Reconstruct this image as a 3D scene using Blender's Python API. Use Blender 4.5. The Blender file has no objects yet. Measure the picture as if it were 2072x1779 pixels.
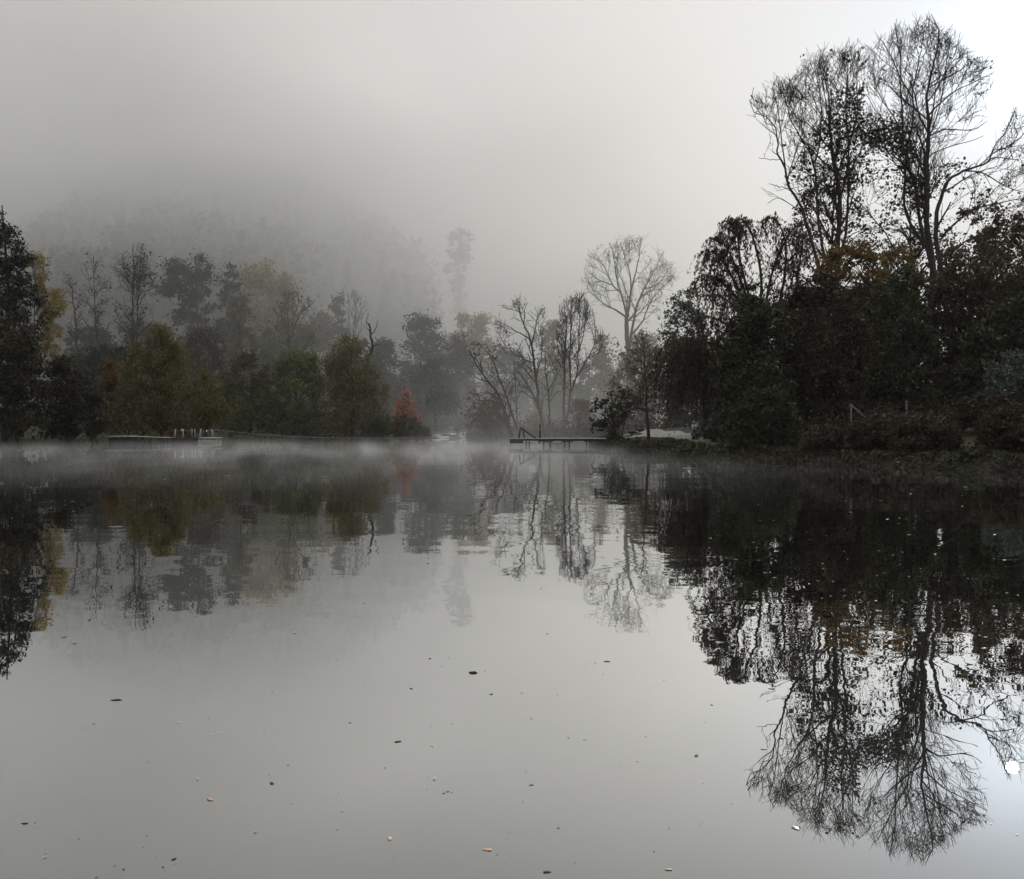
import bpy, math, random
import numpy as np
from mathutils import Vector

random.seed(7)
RNG = np.random.default_rng(11)
scene = bpy.context.scene
COL = scene.collection

# ------------------------------------------------------------------ camera
CAM_Z = 2.2
PITCH = math.radians(1.09)
cam_d = bpy.data.cameras.new("camera")
cam_d.sensor_width = 36.0
cam_d.lens = 36.0
cam_d.clip_start = 0.05
cam_d.clip_end = 5000
cam = bpy.data.objects.new("camera", cam_d)
COL.objects.link(cam)
cam.location = (0, 0, CAM_Z)
cam.rotation_euler = (math.radians(90) - PITCH, 0, 0)
scene.camera = cam

# ------------------------------------------------------------------ sky, sun, exposure
SUN_AZ, SUN_EL = math.radians(26.2), math.radians(17.0)
SUN = Vector((math.sin(SUN_AZ) * math.cos(SUN_EL), math.cos(SUN_AZ) * math.cos(SUN_EL), math.sin(SUN_EL)))
world = bpy.data.worlds.new("World")
scene.world = world
world.use_nodes = True
wt = world.node_tree
wt.nodes.clear()


def wn(kind, **kw):
    n = wt.nodes.new(kind)
    for k, v in kw.items():
        setattr(n, k, v)
    return n


def wmath(op, a, b=None, c=None, clamp=False):
    n = wn("ShaderNodeMath", operation=op, use_clamp=clamp)
    for i, v in enumerate((a, b, c)):
        if v is None:
            continue
        if isinstance(v, (int, float)):
            n.inputs[i].default_value = v
        else:
            wt.links.new(v, n.inputs[i])
    return n.outputs[0]


w_tc = wn("ShaderNodeTexCoord")
w_dot = wn("ShaderNodeVectorMath", operation="DOT_PRODUCT")
wt.links.new(w_tc.outputs["Generated"], w_dot.inputs[0])
w_dot.inputs[1].default_value = SUN
d0 = wmath("MAXIMUM", w_dot.outputs["Value"], 0.0)
w_noise = wn("ShaderNodeTexNoise")
w_noise.inputs["Scale"].default_value = 2.3
w_noise.inputs["Detail"].default_value = 3.0
wt.links.new(w_tc.outputs["Generated"], w_noise.inputs["Vector"])
w_sep = wn("ShaderNodeSeparateXYZ")
wt.links.new(w_tc.outputs["Generated"], w_sep.inputs[0])
w_up = wn("ShaderNodeMapRange", interpolation_type="SMOOTHSTEP")
for _i, _v in enumerate((0.42, 0.95, 0.0, 1.0)):
    w_up.inputs[1 + _i].default_value = _v
wt.links.new(w_sep.outputs["Z"], w_up.inputs[0])
lum = wmath("MULTIPLY_ADD", wmath("POWER", d0, 4.0), 0.47, 0.285)
lum = wmath("MULTIPLY_ADD", wmath("POWER", d0, 26.0), 0.05, lum)
lum = wmath("MULTIPLY", lum, wmath("MULTIPLY_ADD", w_noise.outputs["Fac"], 0.22, 0.89))
lum = wmath("ADD", lum, w_up.outputs[0])
lum = wmath("MULTIPLY_ADD", wmath("POWER", d0, 600.0), 0.5, lum)
w_col = wn("ShaderNodeVectorMath", operation="SCALE")
w_tint = wn("ShaderNodeMix", data_type="VECTOR")
wt.links.new(wmath("POWER", d0, 80.0), w_tint.inputs["Factor"])
w_tint.inputs[4].default_value = (1.0, 0.995, 0.975)
w_tint.inputs[5].default_value = (0.86, 0.97, 1.10)
wt.links.new(w_tint.outputs[1], w_col.inputs[0])
wt.links.new(lum, w_col.inputs["Scale"])
bg_fog = wn("ShaderNodeBackground")
wt.links.new(w_col.outputs[0], bg_fog.inputs["Color"])
bg_fog.inputs["Strength"].default_value = 1.0
w_sky = wn("ShaderNodeTexSky", sky_type="NISHITA", sun_disc=False, sun_elevation=SUN_EL, sun_rotation=SUN_AZ)
w_sky.air_density = 1.0
w_sky.dust_density = 6.0
w_hs = wn("ShaderNodeHueSaturation")
w_hs.inputs["Saturation"].default_value = 0.25
wt.links.new(w_sky.outputs[0], w_hs.inputs["Color"])
bg_sky = wn("ShaderNodeBackground")
bg_sky.inputs["Strength"].default_value = 0.0015
wt.links.new(w_hs.outputs[0], bg_sky.inputs["Color"])
w_add = wn("ShaderNodeAddShader")
wt.links.new(bg_fog.outputs[0], w_add.inputs[0])
wt.links.new(bg_sky.outputs[0], w_add.inputs[1])
w_out = wn("ShaderNodeOutputWorld")
wt.links.new(w_add.outputs[0], w_out.inputs["Surface"])

sun_d = bpy.data.lights.new("sun", "SUN")
sun_d.energy = 2.0
sun_d.angle = math.radians(0.54)
sun_d.color = (1.0, 0.94, 0.84)
sun_o = bpy.data.objects.new("sun", sun_d)
COL.objects.link(sun_o)
sun_o.rotation_euler = SUN.to_track_quat("Z", "Y").to_euler()
sun_o.location = SUN * 300

scene.view_settings.view_transform = "Standard"
scene.view_settings.look = "None"
scene.view_settings.exposure = 0.1
scene.view_settings.gamma = 1.0
scene.view_settings.use_curve_mapping = False
cy = scene.cycles
cy.use_denoising = True
cy.max_bounces = 6
cy.diffuse_bounces = 2
cy.glossy_bounces = 3
cy.transmission_bounces = 3
cy.transparent_max_bounces = 6
cy.volume_bounces = 3
cy.volume_max_steps = 64
cy.sample_clamp_indirect = 4.0

# ------------------------------------------------------------------ pixel <-> world (2072 wide copy of the photograph)
CP, SP = math.cos(PITCH), math.sin(PITCH)


def W(px, py, Y):
    u = (px - 1036.0) / 2072.0
    v = (889.5 - py) / 2072.0
    dy = CP + v * SP
    dz = -SP + v * CP
    t = Y / dy
    return Vector((u * t, Y, CAM_Z + dz * t))


def proj(x, y, z):
    z -= CAM_Z
    f = y * CP - z * SP
    v = (y * SP + z * CP) / f
    return 1036.0 + 2072.0 * x / f, 889.5 - 2072.0 * v


def X(px, Y):
    return (px - 1036.0) / 2072.0 * Y


def inside(poly, x, y):
    c = False
    x1, y1 = poly[-1]
    for x2, y2 in poly:
        if (y2 > y) != (y1 > y) and x < (x1 - x2) * (y - y2) / (y1 - y2) + x2:
            c = not c
        x1, y1 = x2, y2
    return c


def seg_dist(poly, P, closed=True):
    P = np.asarray(P, float)
    best = np.full(len(P), 1e18)
    n = len(poly)
    for i in range(n if closed else n - 1):
        a = np.array(poly[i], float)
        b = np.array(poly[(i + 1) % n], float)
        ab = b - a
        t = np.clip(((P - a) @ ab) / max(ab @ ab, 1e-9), 0, 1)
        q = a + t[:, None] * ab
        best = np.minimum(best, ((P - q) ** 2).sum(1))
    return np.sqrt(best)


def in_poly_np(poly, P):
    P = np.asarray(P, float)
    c = np.zeros(len(P), bool)
    x, y = P[:, 0], P[:, 1]
    x1, y1 = poly[-1]
    for x2, y2 in poly:
        if y1 != y2:
            m = ((y2 > y) != (y1 > y)) & (x < (x1 - x2) * (y - y2) / (y1 - y2) + x2)
            c ^= m
        x1, y1 = x2, y2
    return c


# ------------------------------------------------------------------ materials
def new_mat(name):
    m = bpy.data.materials.new(name)
    m.use_nodes = True
    nt = m.node_tree
    nt.nodes.clear()
    out = nt.nodes.new("ShaderNodeOutputMaterial")
    return m, nt, out


def ramp(nt, fac, stops):
    r = nt.nodes.new("ShaderNodeValToRGB")
    e = r.color_ramp.elements
    while len(e) < len(stops):
        e.new(0.5)
    for el, (p, c) in zip(e, stops):
        el.position = p
        el.color = (*c, 1)
    nt.links.new(fac, r.inputs[0])
    return r.outputs[0]


def leaf_mat(name, cols, trans=0.35, rough=0.6):
    m, nt, out = new_mat(name)
    g = nt.nodes.new("ShaderNodeNewGeometry")
    c = ramp(nt, g.outputs["Random Per Island"], [(i / max(1, len(cols) - 1), k) for i, k in enumerate(cols)])
    d = nt.nodes.new("ShaderNodeBsdfPrincipled")
    d.inputs["Roughness"].default_value = rough
    d.inputs["Specular IOR Level"].default_value = 0.25
    nt.links.new(c, d.inputs["Base Color"])
    t = nt.nodes.new("ShaderNodeBsdfTranslucent")
    nt.links.new(c, t.inputs["Color"])
    mx = nt.nodes.new("ShaderNodeMixShader")
    mx.inputs[0].default_value = trans
    nt.links.new(d.outputs[0], mx.inputs[1])
    nt.links.new(t.outputs[0], mx.inputs[2])
    nt.links.new(mx.outputs[0], out.inputs["Surface"])
    return m


def noise_mat(name, stops, scale=3.0, rough=0.9, detail=5.0, bump=0.0, stretch=None, spec=0.3):
    m, nt, out = new_mat(name)
    tc = nt.nodes.new("ShaderNodeTexCoord")
    vec = tc.outputs["Object"]
    if stretch:
        mp = nt.nodes.new("ShaderNodeMapping")
        mp.inputs["Scale"].default_value = stretch
        nt.links.new(vec, mp.inputs["Vector"])
        vec = mp.outputs[0]
    n = nt.nodes.new("ShaderNodeTexNoise")
    n.inputs["Scale"].default_value = scale
    n.inputs["Detail"].default_value = detail
    nt.links.new(vec, n.inputs["Vector"])
    c = ramp(nt, n.outputs["Fac"], stops)
    d = nt.nodes.new("ShaderNodeBsdfPrincipled")
    d.inputs["Roughness"].default_value = rough
    d.inputs["Specular IOR Level"].default_value = spec
    nt.links.new(c, d.inputs["Base Color"])
    if bump:
        b = nt.nodes.new("ShaderNodeBump")
        b.inputs["Strength"].default_value = bump
        b.inputs["Distance"].default_value = 0.05
        nt.links.new(n.outputs["Fac"], b.inputs["Height"])
        nt.links.new(b.outputs[0], d.inputs["Normal"])
    nt.links.new(d.outputs[0], out.inputs["Surface"])
    return m


BARK = noise_mat("bark", [(0.3, (.022, .019, .016)), (0.7, (.075, .066, .055))], 2.0, .95, 6, .6, (6, 6, 1.2))
BARK_PALE = noise_mat("bark_pale", [(0.3, (.07, .065, .06)), (0.7, (.19, .18, .16))], 1.5, .95, 6, .5, (5, 5, 1))
BARK_RED = noise_mat("bark_red", [(0.3, (.045, .025, .018)), (0.7, (.12, .07, .05))], 2.0, .95, 6, .4, (6, 6, 1.2))
L_DARK = leaf_mat("leaf_dark_green", [(.012, .016, .009), (.03, .036, .016), (.05, .05, .02)], .3)
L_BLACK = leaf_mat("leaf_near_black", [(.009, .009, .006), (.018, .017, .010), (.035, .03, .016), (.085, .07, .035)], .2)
L_BARKY = leaf_mat("leaf_withered", [(.04, .034, .026), (.075, .064, .05), (.13, .115, .09)], .3)
L_MURKG = leaf_mat("leaf_murky_green", [(.010, .012, .007), (.024, .027, .013), (.05, .051, .024), (.11, .10, .05)], .3)
L_BROWN = leaf_mat("leaf_brown", [(.030, .022, .014), (.07, .050, .028), (.14, .10, .055)], .35)
L_MURK = leaf_mat("leaf_murky_brown", [(.011, .0095, .007), (.024, .020, .012), (.048, .038, .022), (.10, .075, .04)], .3)
L_BUSH = leaf_mat("leaf_dull_bush", [(.018, .012, .009), (.034, .022, .015), (.055, .038, .024)], .25)
L_RUST = leaf_mat("leaf_rust", [(.06, .026, .014), (.13, .055, .026), (.17, .09, .045)], .35)
L_OCHRE = leaf_mat("leaf_ochre", [(.09, .058, .02), (.17, .11, .04), (.25, .17, .07)], .45)
L_GOLD = leaf_mat("leaf_gold", [(.18, .135, .05), (.32, .25, .10), (.45, .37, .19)], .45)
L_OLIVE = leaf_mat("leaf_olive", [(.045, .055, .018), (.10, .11, .036), (.19, .18, .065)], .4)
L_WILLOW = leaf_mat("leaf_willow", [(.065, .068, .025), (.13, .125, .048), (.24, .21, .09)], .45)
L_PALE = leaf_mat("leaf_pale", [(.10, .10, .07), (.17, .16, .11), (.25, .23, .16)], .4)
L_FOREST = leaf_mat("leaf_forest", [(.018, .022, .016), (.027, .031, .023)], 0.0, .9)
L_PINE = leaf_mat("leaf_pine", [(.012, .018, .014), (.022, .032, .024), (.035, .045, .032)], .1)
L_RED = leaf_mat("leaf_red", [(.36, .13, .09), (.52, .22, .15), (.62, .32, .22)], .4)
L_GREY = leaf_mat("leaf_grey_green", [(.03, .04, .03), (.08, .10, .08), (.15, .18, .15)], .25)
L_GREEN = leaf_mat("leaf_fresh_green", [(.02, .035, .012), (.045, .07, .022), (.08, .10, .035)], .4)

# ------------------------------------------------------------------ object helpers
NCOUNT = {}


def link(o, parent=None):
    COL.objects.link(o)
    if parent is not None:
        o.parent = parent
    return o


def tag(o, label, cat=None, group=None):
    o["label"] = label
    if cat:
        o["category"] = cat
    if group:
        o["group"] = group
    return o


def thing(name, label, cat, loc=(0, 0, 0), group=None):
    o = bpy.data.objects.new(name, None)
    o.empty_display_size = 0.3
    o.location = loc
    link(o)
    return tag(o, label, cat, group)


def mesh_np(name, V, F, mats, fmat=None, smooth=False):
    """V (n,3); F list of int arrays (m,k) (k may differ)"""
    me = bpy.data.meshes.new(name)
    V = np.asarray(V, np.float32)
    me.vertices.add(len(V))
    me.vertices.foreach_set("co", V.ravel())
    tot = np.concatenate([np.full(len(f), f.shape[1], np.int32) for f in F]) if F else np.zeros(0, np.int32)
    loops = np.concatenate([f.ravel() for f in F]).astype(np.int32) if F else np.zeros(0, np.int32)
    me.loops.add(len(loops))
    me.loops.foreach_set("vertex_index", loops)
    me.polygons.add(len(tot))
    start = np.concatenate([[0], np.cumsum(tot)[:-1]]).astype(np.int32) if len(tot) else tot
    me.polygons.foreach_set("loop_start", start)
    me.polygons.foreach_set("loop_total", tot)
    for m in mats:
        me.materials.append(m)
    if fmat is not None:
        me.polygons.foreach_set("material_index", np.asarray(fmat, np.int32))
    if smooth:
        me.polygons.foreach_set("use_smooth", np.ones(len(tot), bool))
    me.update(calc_edges=True)
    return me


def add_mesh(name, me, parent=None, loc=None):
    o = bpy.data.objects.new(name, me)
    if loc is not None:
        o.location = loc
    return link(o, parent)


class MB:
    """collects boxes, bars and tubes into one mesh"""

    def __init__(self):
        self.v, self.f, self.n = [], {}, 0

    def add(self, V, F):
        V = np.asarray(V, float)
        self.v.append(V)
        for f in F:
            f = np.asarray(f)
            self.f.setdefault(f.shape[1], []).append(f + self.n)
        self.n += len(V)
        return self

    def box(self, lo, hi):
        x0, y0, z0 = lo
        x1, y1, z1 = hi
        V = [(x0, y0, z0), (x1, y0, z0), (x1, y1, z0), (x0, y1, z0), (x0, y0, z1), (x1, y0, z1), (x1, y1, z1), (x0, y1, z1)]
        return self.add(V, [np.array([(0, 3, 2, 1), (4, 5, 6, 7), (0, 1, 5, 4), (1, 2, 6, 5), (2, 3, 7, 6), (3, 0, 4, 7)])])

    def bar(self, a, b, w, h=None):
        """rectangular beam from a to b"""
        a, b = Vector(a), Vector(b)
        h = h or w
        d = (b - a).normalized()
        s = d.cross(Vector((0, 1, 0)))
        if s.length < 1e-3:
            s = Vector((1, 0, 0))
        s.normalize()
        t = d.cross(s)
        V = []
        for p in (a, b):
            for i, j in ((-1, -1), (1, -1), (1, 1), (-1, 1)):
                V.append(p + s * (w / 2 * i) + t * (h / 2 * j))
        return self.add(V, [np.array([(0, 1, 2, 3), (7, 6, 5, 4), (0, 4, 5, 1), (1, 5, 6, 2), (2, 6, 7, 3), (3, 7, 4, 0)])])

    def tube(self, pts, rad, sides=6):
        pts = np.array([tuple(p) for p in pts], float)
        rad = np.broadcast_to(np.asarray(rad, float), (len(pts),))
        V, F = tubes([(pts, rad)], sides)
        cap0 = np.arange(sides)[::-1][None, :]
        cap1 = (np.arange(sides) + (len(pts) - 1) * sides)[None, :]
        return self.add(V, F + [cap0, cap1])

    def build(self, name, mat, parent=None, smooth=False, loc=None):
        F = [np.concatenate(x) for x in self.f.values()]
        V = np.concatenate(self.v)
        if loc is not None:
            V = V - np.array(loc)
        return add_mesh(name, mesh_np(name, V, F, [mat], smooth=smooth), parent, loc)


def tubes(branches, sides):
    """branches: list of (pts (k,3), radii (k,)) -> V, [F]"""
    groups = {}
    for p, r in branches:
        groups.setdefault(len(p), []).append((p, r))
    Vs, Fs, n0 = [], [], 0
    ang = np.linspace(0, 2 * np.pi, sides, endpoint=False)
    ca, sa = np.cos(ang), np.sin(ang)
    for k, lst in groups.items():
        P = np.array([b[0] for b in lst], float)
        R = np.array([b[1] for b in lst], float)
        T = np.empty_like(P)
        T[:, 1:-1] = P[:, 2:] - P[:, :-2]
        T[:, 0] = P[:, 1] - P[:, 0]
        T[:, -1] = P[:, -1] - P[:, -2]
        T /= np.linalg.norm(T, axis=2, keepdims=True) + 1e-9
        ref = np.where(np.abs(T[:, :1, 2:3]) > 0.9, np.array([1.0, 0, 0]), np.array([0, 0, 1.0]))
        ref = np.broadcast_to(ref, T.shape)
        A = np.cross(T, ref)
        A /= np.linalg.norm(A, axis=2, keepdims=True) + 1e-9
        B = np.cross(T, A)
        ring = P[:, :, None, :] + R[:, :, None, None] * (A[:, :, None, :] * ca[None, None, :, None] + B[:, :, None, :] * sa[None, None, :, None])
        N = len(lst)
        Vs.append(ring.reshape(-1, 3))
        base = n0 + (np.arange(N) * k * sides)[:, None, None]
        i = (np.arange(k - 1) * sides)[None, :, None]
        j = np.arange(sides)[None, None, :]
        j2 = (j + 1) % sides
        F = np.stack([base + i + j, base + i + j2, base + i + sides + j2, base + i + sides + j], -1).reshape(-1, 4)
        Fs.append(F)
        n0 += N * k * sides
    if not Vs:
        return np.zeros((0, 3)), []
    return np.concatenate(Vs), [np.concatenate(Fs)]


def leaf_quads(P, size, aspect=1.5, droop=0.0, flat=0.0):
    """diamond shaped leaves at P, one island each"""
    n = len(P)
    P = np.asarray(P, float)
    a = RNG.normal(size=(n, 3))
    a[:, 2] *= (1 - flat)
    if droop:
        a[:, 2] -= droop * 2.5
    a /= np.linalg.norm(a, axis=1, keepdims=True) + 1e-9
    b = RNG.normal(size=(n, 3))
    if flat:
        b[:, 2] *= (1 - flat)
    b -= (b * a).sum(1, keepdims=True) * a
    b /= np.linalg.norm(b, axis=1, keepdims=True) + 1e-9
    s = size * RNG.uniform(0.45, 1.0, (n, 1)) ** .8 * RNG.choice([1.0, 1.0, 1.0, 1.5], (n, 1))
    L = a * s * aspect * 0.5
    Wd = b * s * 0.5
    nrm = np.cross(a, b) * s * 0.12
    V = np.stack([P - L, P + Wd - L * 0.1 + nrm, P + L, P - Wd - L * 0.1 + nrm], 1).reshape(-1, 3)
    F = np.arange(n * 4).reshape(-1, 4)
    return V, F


# ------------------------------------------------------------------ shoreline and ground
LAKE = [(-90, 1.8), (70, 1.8), (62, 20), (42, 32), (28, 39.5), (21.7, 43.4), (19.4, 46.5), (16, 50), (12.3, 55), (10.7, 61), (8.9, 70),
        (7.7, 79), (7.3, 84), (7.2, 90), (8.2, 98), (10.0, 107), (9, 116), (4, 122), (0, 123.5), (-3.5, 124), (-7, 124.6), (-10.4, 124.5), (-14, 119), (-25, 116), (-33, 110), (-39, 101), (-46, 95), (-56, 91), (-72, 88), (-90, 84)]
HILL_PX = [-900, -300, 0, 150, 250, 350, 480, 600, 700, 800, 900, 1000, 1200, 1500, 2000, 3200]
HILL_H = [22, 30, 38, 47, 55, 60, 61, 57, 48, 36, 23, 14, 8, 5, 5, 5]


def sstep(a, b, x):
    t = np.clip((x - a) / (b - a), 0, 1)
    return t * t * (3 - 2 * t)


def ground(P):
    P = np.asarray(P, float)
    d = seg_dist(LAKE, P)
    d = np.where(in_poly_np(LAKE, P), -d, d)
    x, y = P[:, 0], P[:, 1]
    right = sstep(6, 14, x) * sstep(30, 40, y)
    land = 0.45 * sstep(-0.1, 1.6, d) + 0.010 * np.maximum(d, 0) + 1.25 * sstep(6, 15, d) * right * sstep(110, 80, y)
    land += right * sstep(62, 105, y) * .7 * sstep(1, 4, d)
    land += 0.10 * np.sin(x * .9 + 1) * np.sin(y * .7) * sstep(1, 5, d)
    land += sstep(5, 40, d) * 1.0 * (1 - right) * sstep(70, 90, y)
    land += 1.15 * sstep(124.5, 137, y) * np.exp(-((x + 7.0) / 8.0) ** 2)
    px = 1036 + 2072 * x / np.maximum(y, 30)
    hill = np.interp(px, HILL_PX, HILL_H) * (np.maximum(y, 1) / 300.0) * sstep(165, 310, y) * sstep(1400, 330, y)
    z = np.where(d > -0.1, land, np.maximum(-1.8, 0.55 * (d + 0.1))) + hill
    return z


def gz(x, y):
    return float(ground([(x, y)])[0])


gx = np.concatenate([np.linspace(-900, -130, 18)[:-1], np.linspace(-130, -70, 25)[:-1], np.linspace(-70, 45, 150)[:-1], np.linspace(45, 160, 45)[:-1], np.linspace(160, 900, 18)])
gy = np.concatenate([np.linspace(-300, -20, 10)[:-1], np.linspace(-20, 36, 30)[:-1], np.linspace(36, 150, 172)[:-1], np.linspace(150, 360, 60)[:-1], np.linspace(360, 1800, 20)])
GX, GY = np.meshgrid(gx, gy)
GP = np.stack([GX.ravel(), GY.ravel()], 1)
GZ = ground(GP)
nx, ny = len(gx), len(gy)
ii = (np.arange(ny - 1)[:, None] * nx + np.arange(nx - 1)[None, :]).ravel()
GF = np.stack([ii, ii + 1, ii + 1 + nx, ii + nx], 1)
M_GROUND = noise_mat("soil_and_grass", [(.3, (.018, .016, .010)), (.5, (.03, .034, .014)), (.7, (.05, .05, .02))], .7, .95, 8, .5)
g = add_mesh("ground", mesh_np("ground", np.column_stack([GP, GZ]), [GF], [M_GROUND], smooth=True))
g["kind"] = "structure"

# ------------------------------------------------------------------ water
mw, nt, out = new_mat("lake_water")
tc = nt.nodes.new("ShaderNodeTexCoord")


def nmath(op, a, b=None, c=None, clamp=False):
    n = nt.nodes.new("ShaderNodeMath")
    n.operation = op
    n.use_clamp = clamp
    for i, v in enumerate((a, b, c)):
        if v is None:
            continue
        if isinstance(v, (int, float)):
            n.inputs[i].default_value = v
        else:
            nt.links.new(v, n.inputs[i])
    return n.outputs[0]


def nnoise(vec, scale, detail=2.0, stretch=(1, 1, 1), loc=(0, 0, 0), dist=0.0):
    mp = nt.nodes.new("ShaderNodeMapping")
    mp.inputs["Scale"].default_value = stretch
    mp.inputs["Location"].default_value = loc
    nt.links.new(vec, mp.inputs["Vector"])
    n = nt.nodes.new("ShaderNodeTexNoise")
    n.inputs["Scale"].default_value = scale
    n.inputs["Detail"].default_value = detail
    n.inputs["Distortion"].default_value = dist
    nt.links.new(mp.outputs[0], n.inputs["Vector"])
    return n


obj_v = tc.outputs["Object"]
n1 = nnoise(obj_v, 1.7, 2.0, (0.55, 1.0, 1), (3, 1, 0))
n2 = nnoise(obj_v, 0.42, 1.0, (0.35, 1.0, 1), (9, 4, 0))
n3 = nnoise(obj_v, 6.0, 1.0, (0.7, 1.0, 1), (5, 7, 0))
zone = nnoise(obj_v, 0.10, 2.0, (0.35, 1.0, 1), (2.3, 6.1, 0))
sp = nt.nodes.new("ShaderNodeSeparateXYZ")
nt.links.new(obj_v, sp.inputs[0])


def mrange(v, a, b, c, d, smooth=True):
    n = nt.nodes.new("ShaderNodeMapRange")
    n.interpolation_type = "SMOOTHSTEP" if smooth else "LINEAR"
    for i, k in enumerate((a, b, c, d)):
        n.inputs[1 + i].default_value = k
    nt.links.new(v, n.inputs[0])
    return n.outputs[0]


patch = mrange(zone.outputs["Fac"], 0.34, 0.58, 0.0, 1.0)
band = nmath("MULTIPLY", mrange(sp.outputs["Y"], 9.0, 13.0, 0.0, 1.0), mrange(sp.outputs["Y"], 26.0, 40.0, 1.0, 0.25))
near = mrange(sp.outputs["Y"], 6.0, 12.0, 0.15, 1.0)
zone2 = nnoise(obj_v, 0.55, 2.0, (0.10, 1.0, 1), (4.3, 2.1, 0))
right = nmath("MULTIPLY", mrange(sp.outputs["X"], 0.3, 2.2, 0.0, 1.0), nmath("MULTIPLY", mrange(sp.outputs["Y"], 6.4, 8.2, 0.06, 1.0), mrange(zone2.outputs["Fac"], 0.36, 0.60, 0.15, 1.0)))
amp = nmath("MULTIPLY_ADD", nmath("MULTIPLY", nmath("MULTIPLY", patch, mrange(sp.outputs["X"], -5, 1, 0.35, 1.0)), band), 0.015, nmath("MULTIPLY_ADD", near, 0.006, 0.0012))
amp = nmath("MULTIPLY_ADD", right, 0.011, amp)


def slope(ch):
    o = []
    for n, k in ((n1, 1.0), (n2, 0.8), (n3, 0.6)):
        s = nt.nodes.new("ShaderNodeSeparateColor")
        nt.links.new(n.outputs["Color"], s.inputs[0])
        o.append(nmath("MULTIPLY", nmath("SUBTRACT", s.outputs[ch], 0.5), k))
    return nmath("ADD", nmath("ADD", o[0], o[1]), o[2])


sx = nmath("MULTIPLY", slope(0), nmath("MULTIPLY", amp, 1.0))
sy = nmath("MULTIPLY", slope(1), amp)
nb = nnoise(obj_v, 1.0, 1.0, (0.07, 1.0, 1), (1.7, 8.2, 0))
sy = nmath("ADD", sy, nmath("MULTIPLY", nmath("SUBTRACT", nb.outputs["Fac"], 0.5), nmath("MULTIPLY", band, 0.012)))
cmb = nt.nodes.new("ShaderNodeCombineXYZ")
nt.links.new(sx, cmb.inputs[0])
nt.links.new(sy, cmb.inputs[1])
cmb.inputs[2].default_value = 1.0
nrm = nt.nodes.new("ShaderNodeVectorMath")
nrm.operation = "NORMALIZE"
nt.links.new(cmb.outputs[0], nrm.inputs[0])
gl = nt.nodes.new("ShaderNodeBsdfGlossy")
gl.inputs["Roughness"].default_value = 0.0
gl.inputs["Color"].default_value = (0.95, 0.955, 0.95, 1)
nt.links.new(nrm.outputs[0], gl.inputs["Normal"])
df = nt.nodes.new("ShaderNodeBsdfDiffuse")
df.inputs["Color"].default_value = (.030, .031, .028, 1)
fr = nt.nodes.new("ShaderNodeFresnel")
fr.inputs["IOR"].default_value = 1.33
fac = nmath("SUBTRACT", 1.0, nmath("EXPONENT", nmath("MULTIPLY", nmath("POWER", nmath("MULTIPLY", fr.outputs[0], 6.0), 1.4), -1.0)), clamp=True)
mxs = nt.nodes.new("ShaderNodeMixShader")
nt.links.new(fac, mxs.inputs[0])
nt.links.new(df.outputs[0], mxs.inputs[1])
nt.links.new(gl.outputs[0], mxs.inputs[2])
nt.links.new(mxs.outputs[0], out.inputs["Surface"])
wv = np.array([(-95, 1, 0), (75, 1, 0), (75, 150, 0), (-95, 150, 0)], float)
w = add_mesh("lake_water", mesh_np("lake_water", wv, [np.array([[0, 1, 2, 3]])], [mw]))
w["kind"] = "structure"


# ------------------------------------------------------------------ path along the right bank
def strip(name, centre, widths, mat, lift=0.03, sub=12):
    c = np.array(centre, float)
    t = np.linspace(0, len(c) - 1, (len(c) - 1) * sub + 1)
    k = np.arange(len(c))
    # smooth by resampling and box filter
    x = np.interp(t, k, c[:, 0])
    y = np.interp(t, k, c[:, 1])
    ker = np.ones(sub) / sub
    xp = np.convolve(np.pad(x, sub // 2, mode="edge"), ker, "same")[sub // 2:-(sub // 2)]
    yp = np.convolve(np.pad(y, sub // 2, mode="edge"), ker, "same")[sub // 2:-(sub // 2)]
    wd = np.interp(t, k, np.broadcast_to(widths, (len(c),)))
    tx, ty = np.gradient(xp), np.gradient(yp)
    L = np.hypot(tx, ty)
    nx_, ny_ = -ty / L, tx / L
    V = []
    cols = np.linspace(-.5, .5, 7)
    for q in cols:
        jig = RNG.normal(0, .06, len(xp)) if abs(q) > .49 else 0
        px_, py_ = xp + nx_ * wd * q + jig * nx_, yp + ny_ * wd * q + jig * ny_
        z = ground(np.stack([px_, py_], 1)) + lift - abs(q) * .02
        V.append(np.stack([px_, py_, z], 1))
    V = np.stack(V, 1).reshape(-1, 3)
    m = len(cols)
    i = (np.arange(len(xp) - 1)[:, None] * m + np.arange(m - 1)[None, :]).ravel()
    F = np.stack([i, i + m, i + m + 1, i + 1], 1)
    o = add_mesh(name, mesh_np(name, V, [F], [mat], smooth=True))
    o["kind"] = "structure"
    return o


M_PATH = noise_mat("pale_gravel", [(.3, (.15, .145, .135)), (.55, (.24, .235, .22)), (.8, (.31, .30, .285))], 2.5, .9, 8, .2)
PATH = [(X(1200, 112), 112), (X(1285, 104), 104), (X(1330, 95), 95), (X(1372, 83), 83), (X(1425, 73), 73), (X(1480, 65), 65), (X(1560, 59), 59), (X(1650, 56), 56), (X(1750, 54), 54),
        (X(1850, 52), 52), (X(1960, 50), 50), (X(2100, 47), 47), (X(2300, 43), 43)]
strip("path", PATH, 3.0, M_PATH, .05)
strip("path", [(X(1222, 86.6), 86.6), (X(1260, 87.2), 87.2), (X(1300, 87.4), 87.4), (X(1345, 86), 86), (X(1385, 81), 81)], [1.6, 2.4, 3.4, 3.4, 2.4], M_PATH, .09)

# ------------------------------------------------------------------ trees
V3 = Vector


def rand_perp(d):
    a = V3((random.gauss(0, 1), random.gauss(0, 1), random.gauss(0, 1)))
    a -= d * a.dot(d)
    return a.normalized()


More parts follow.
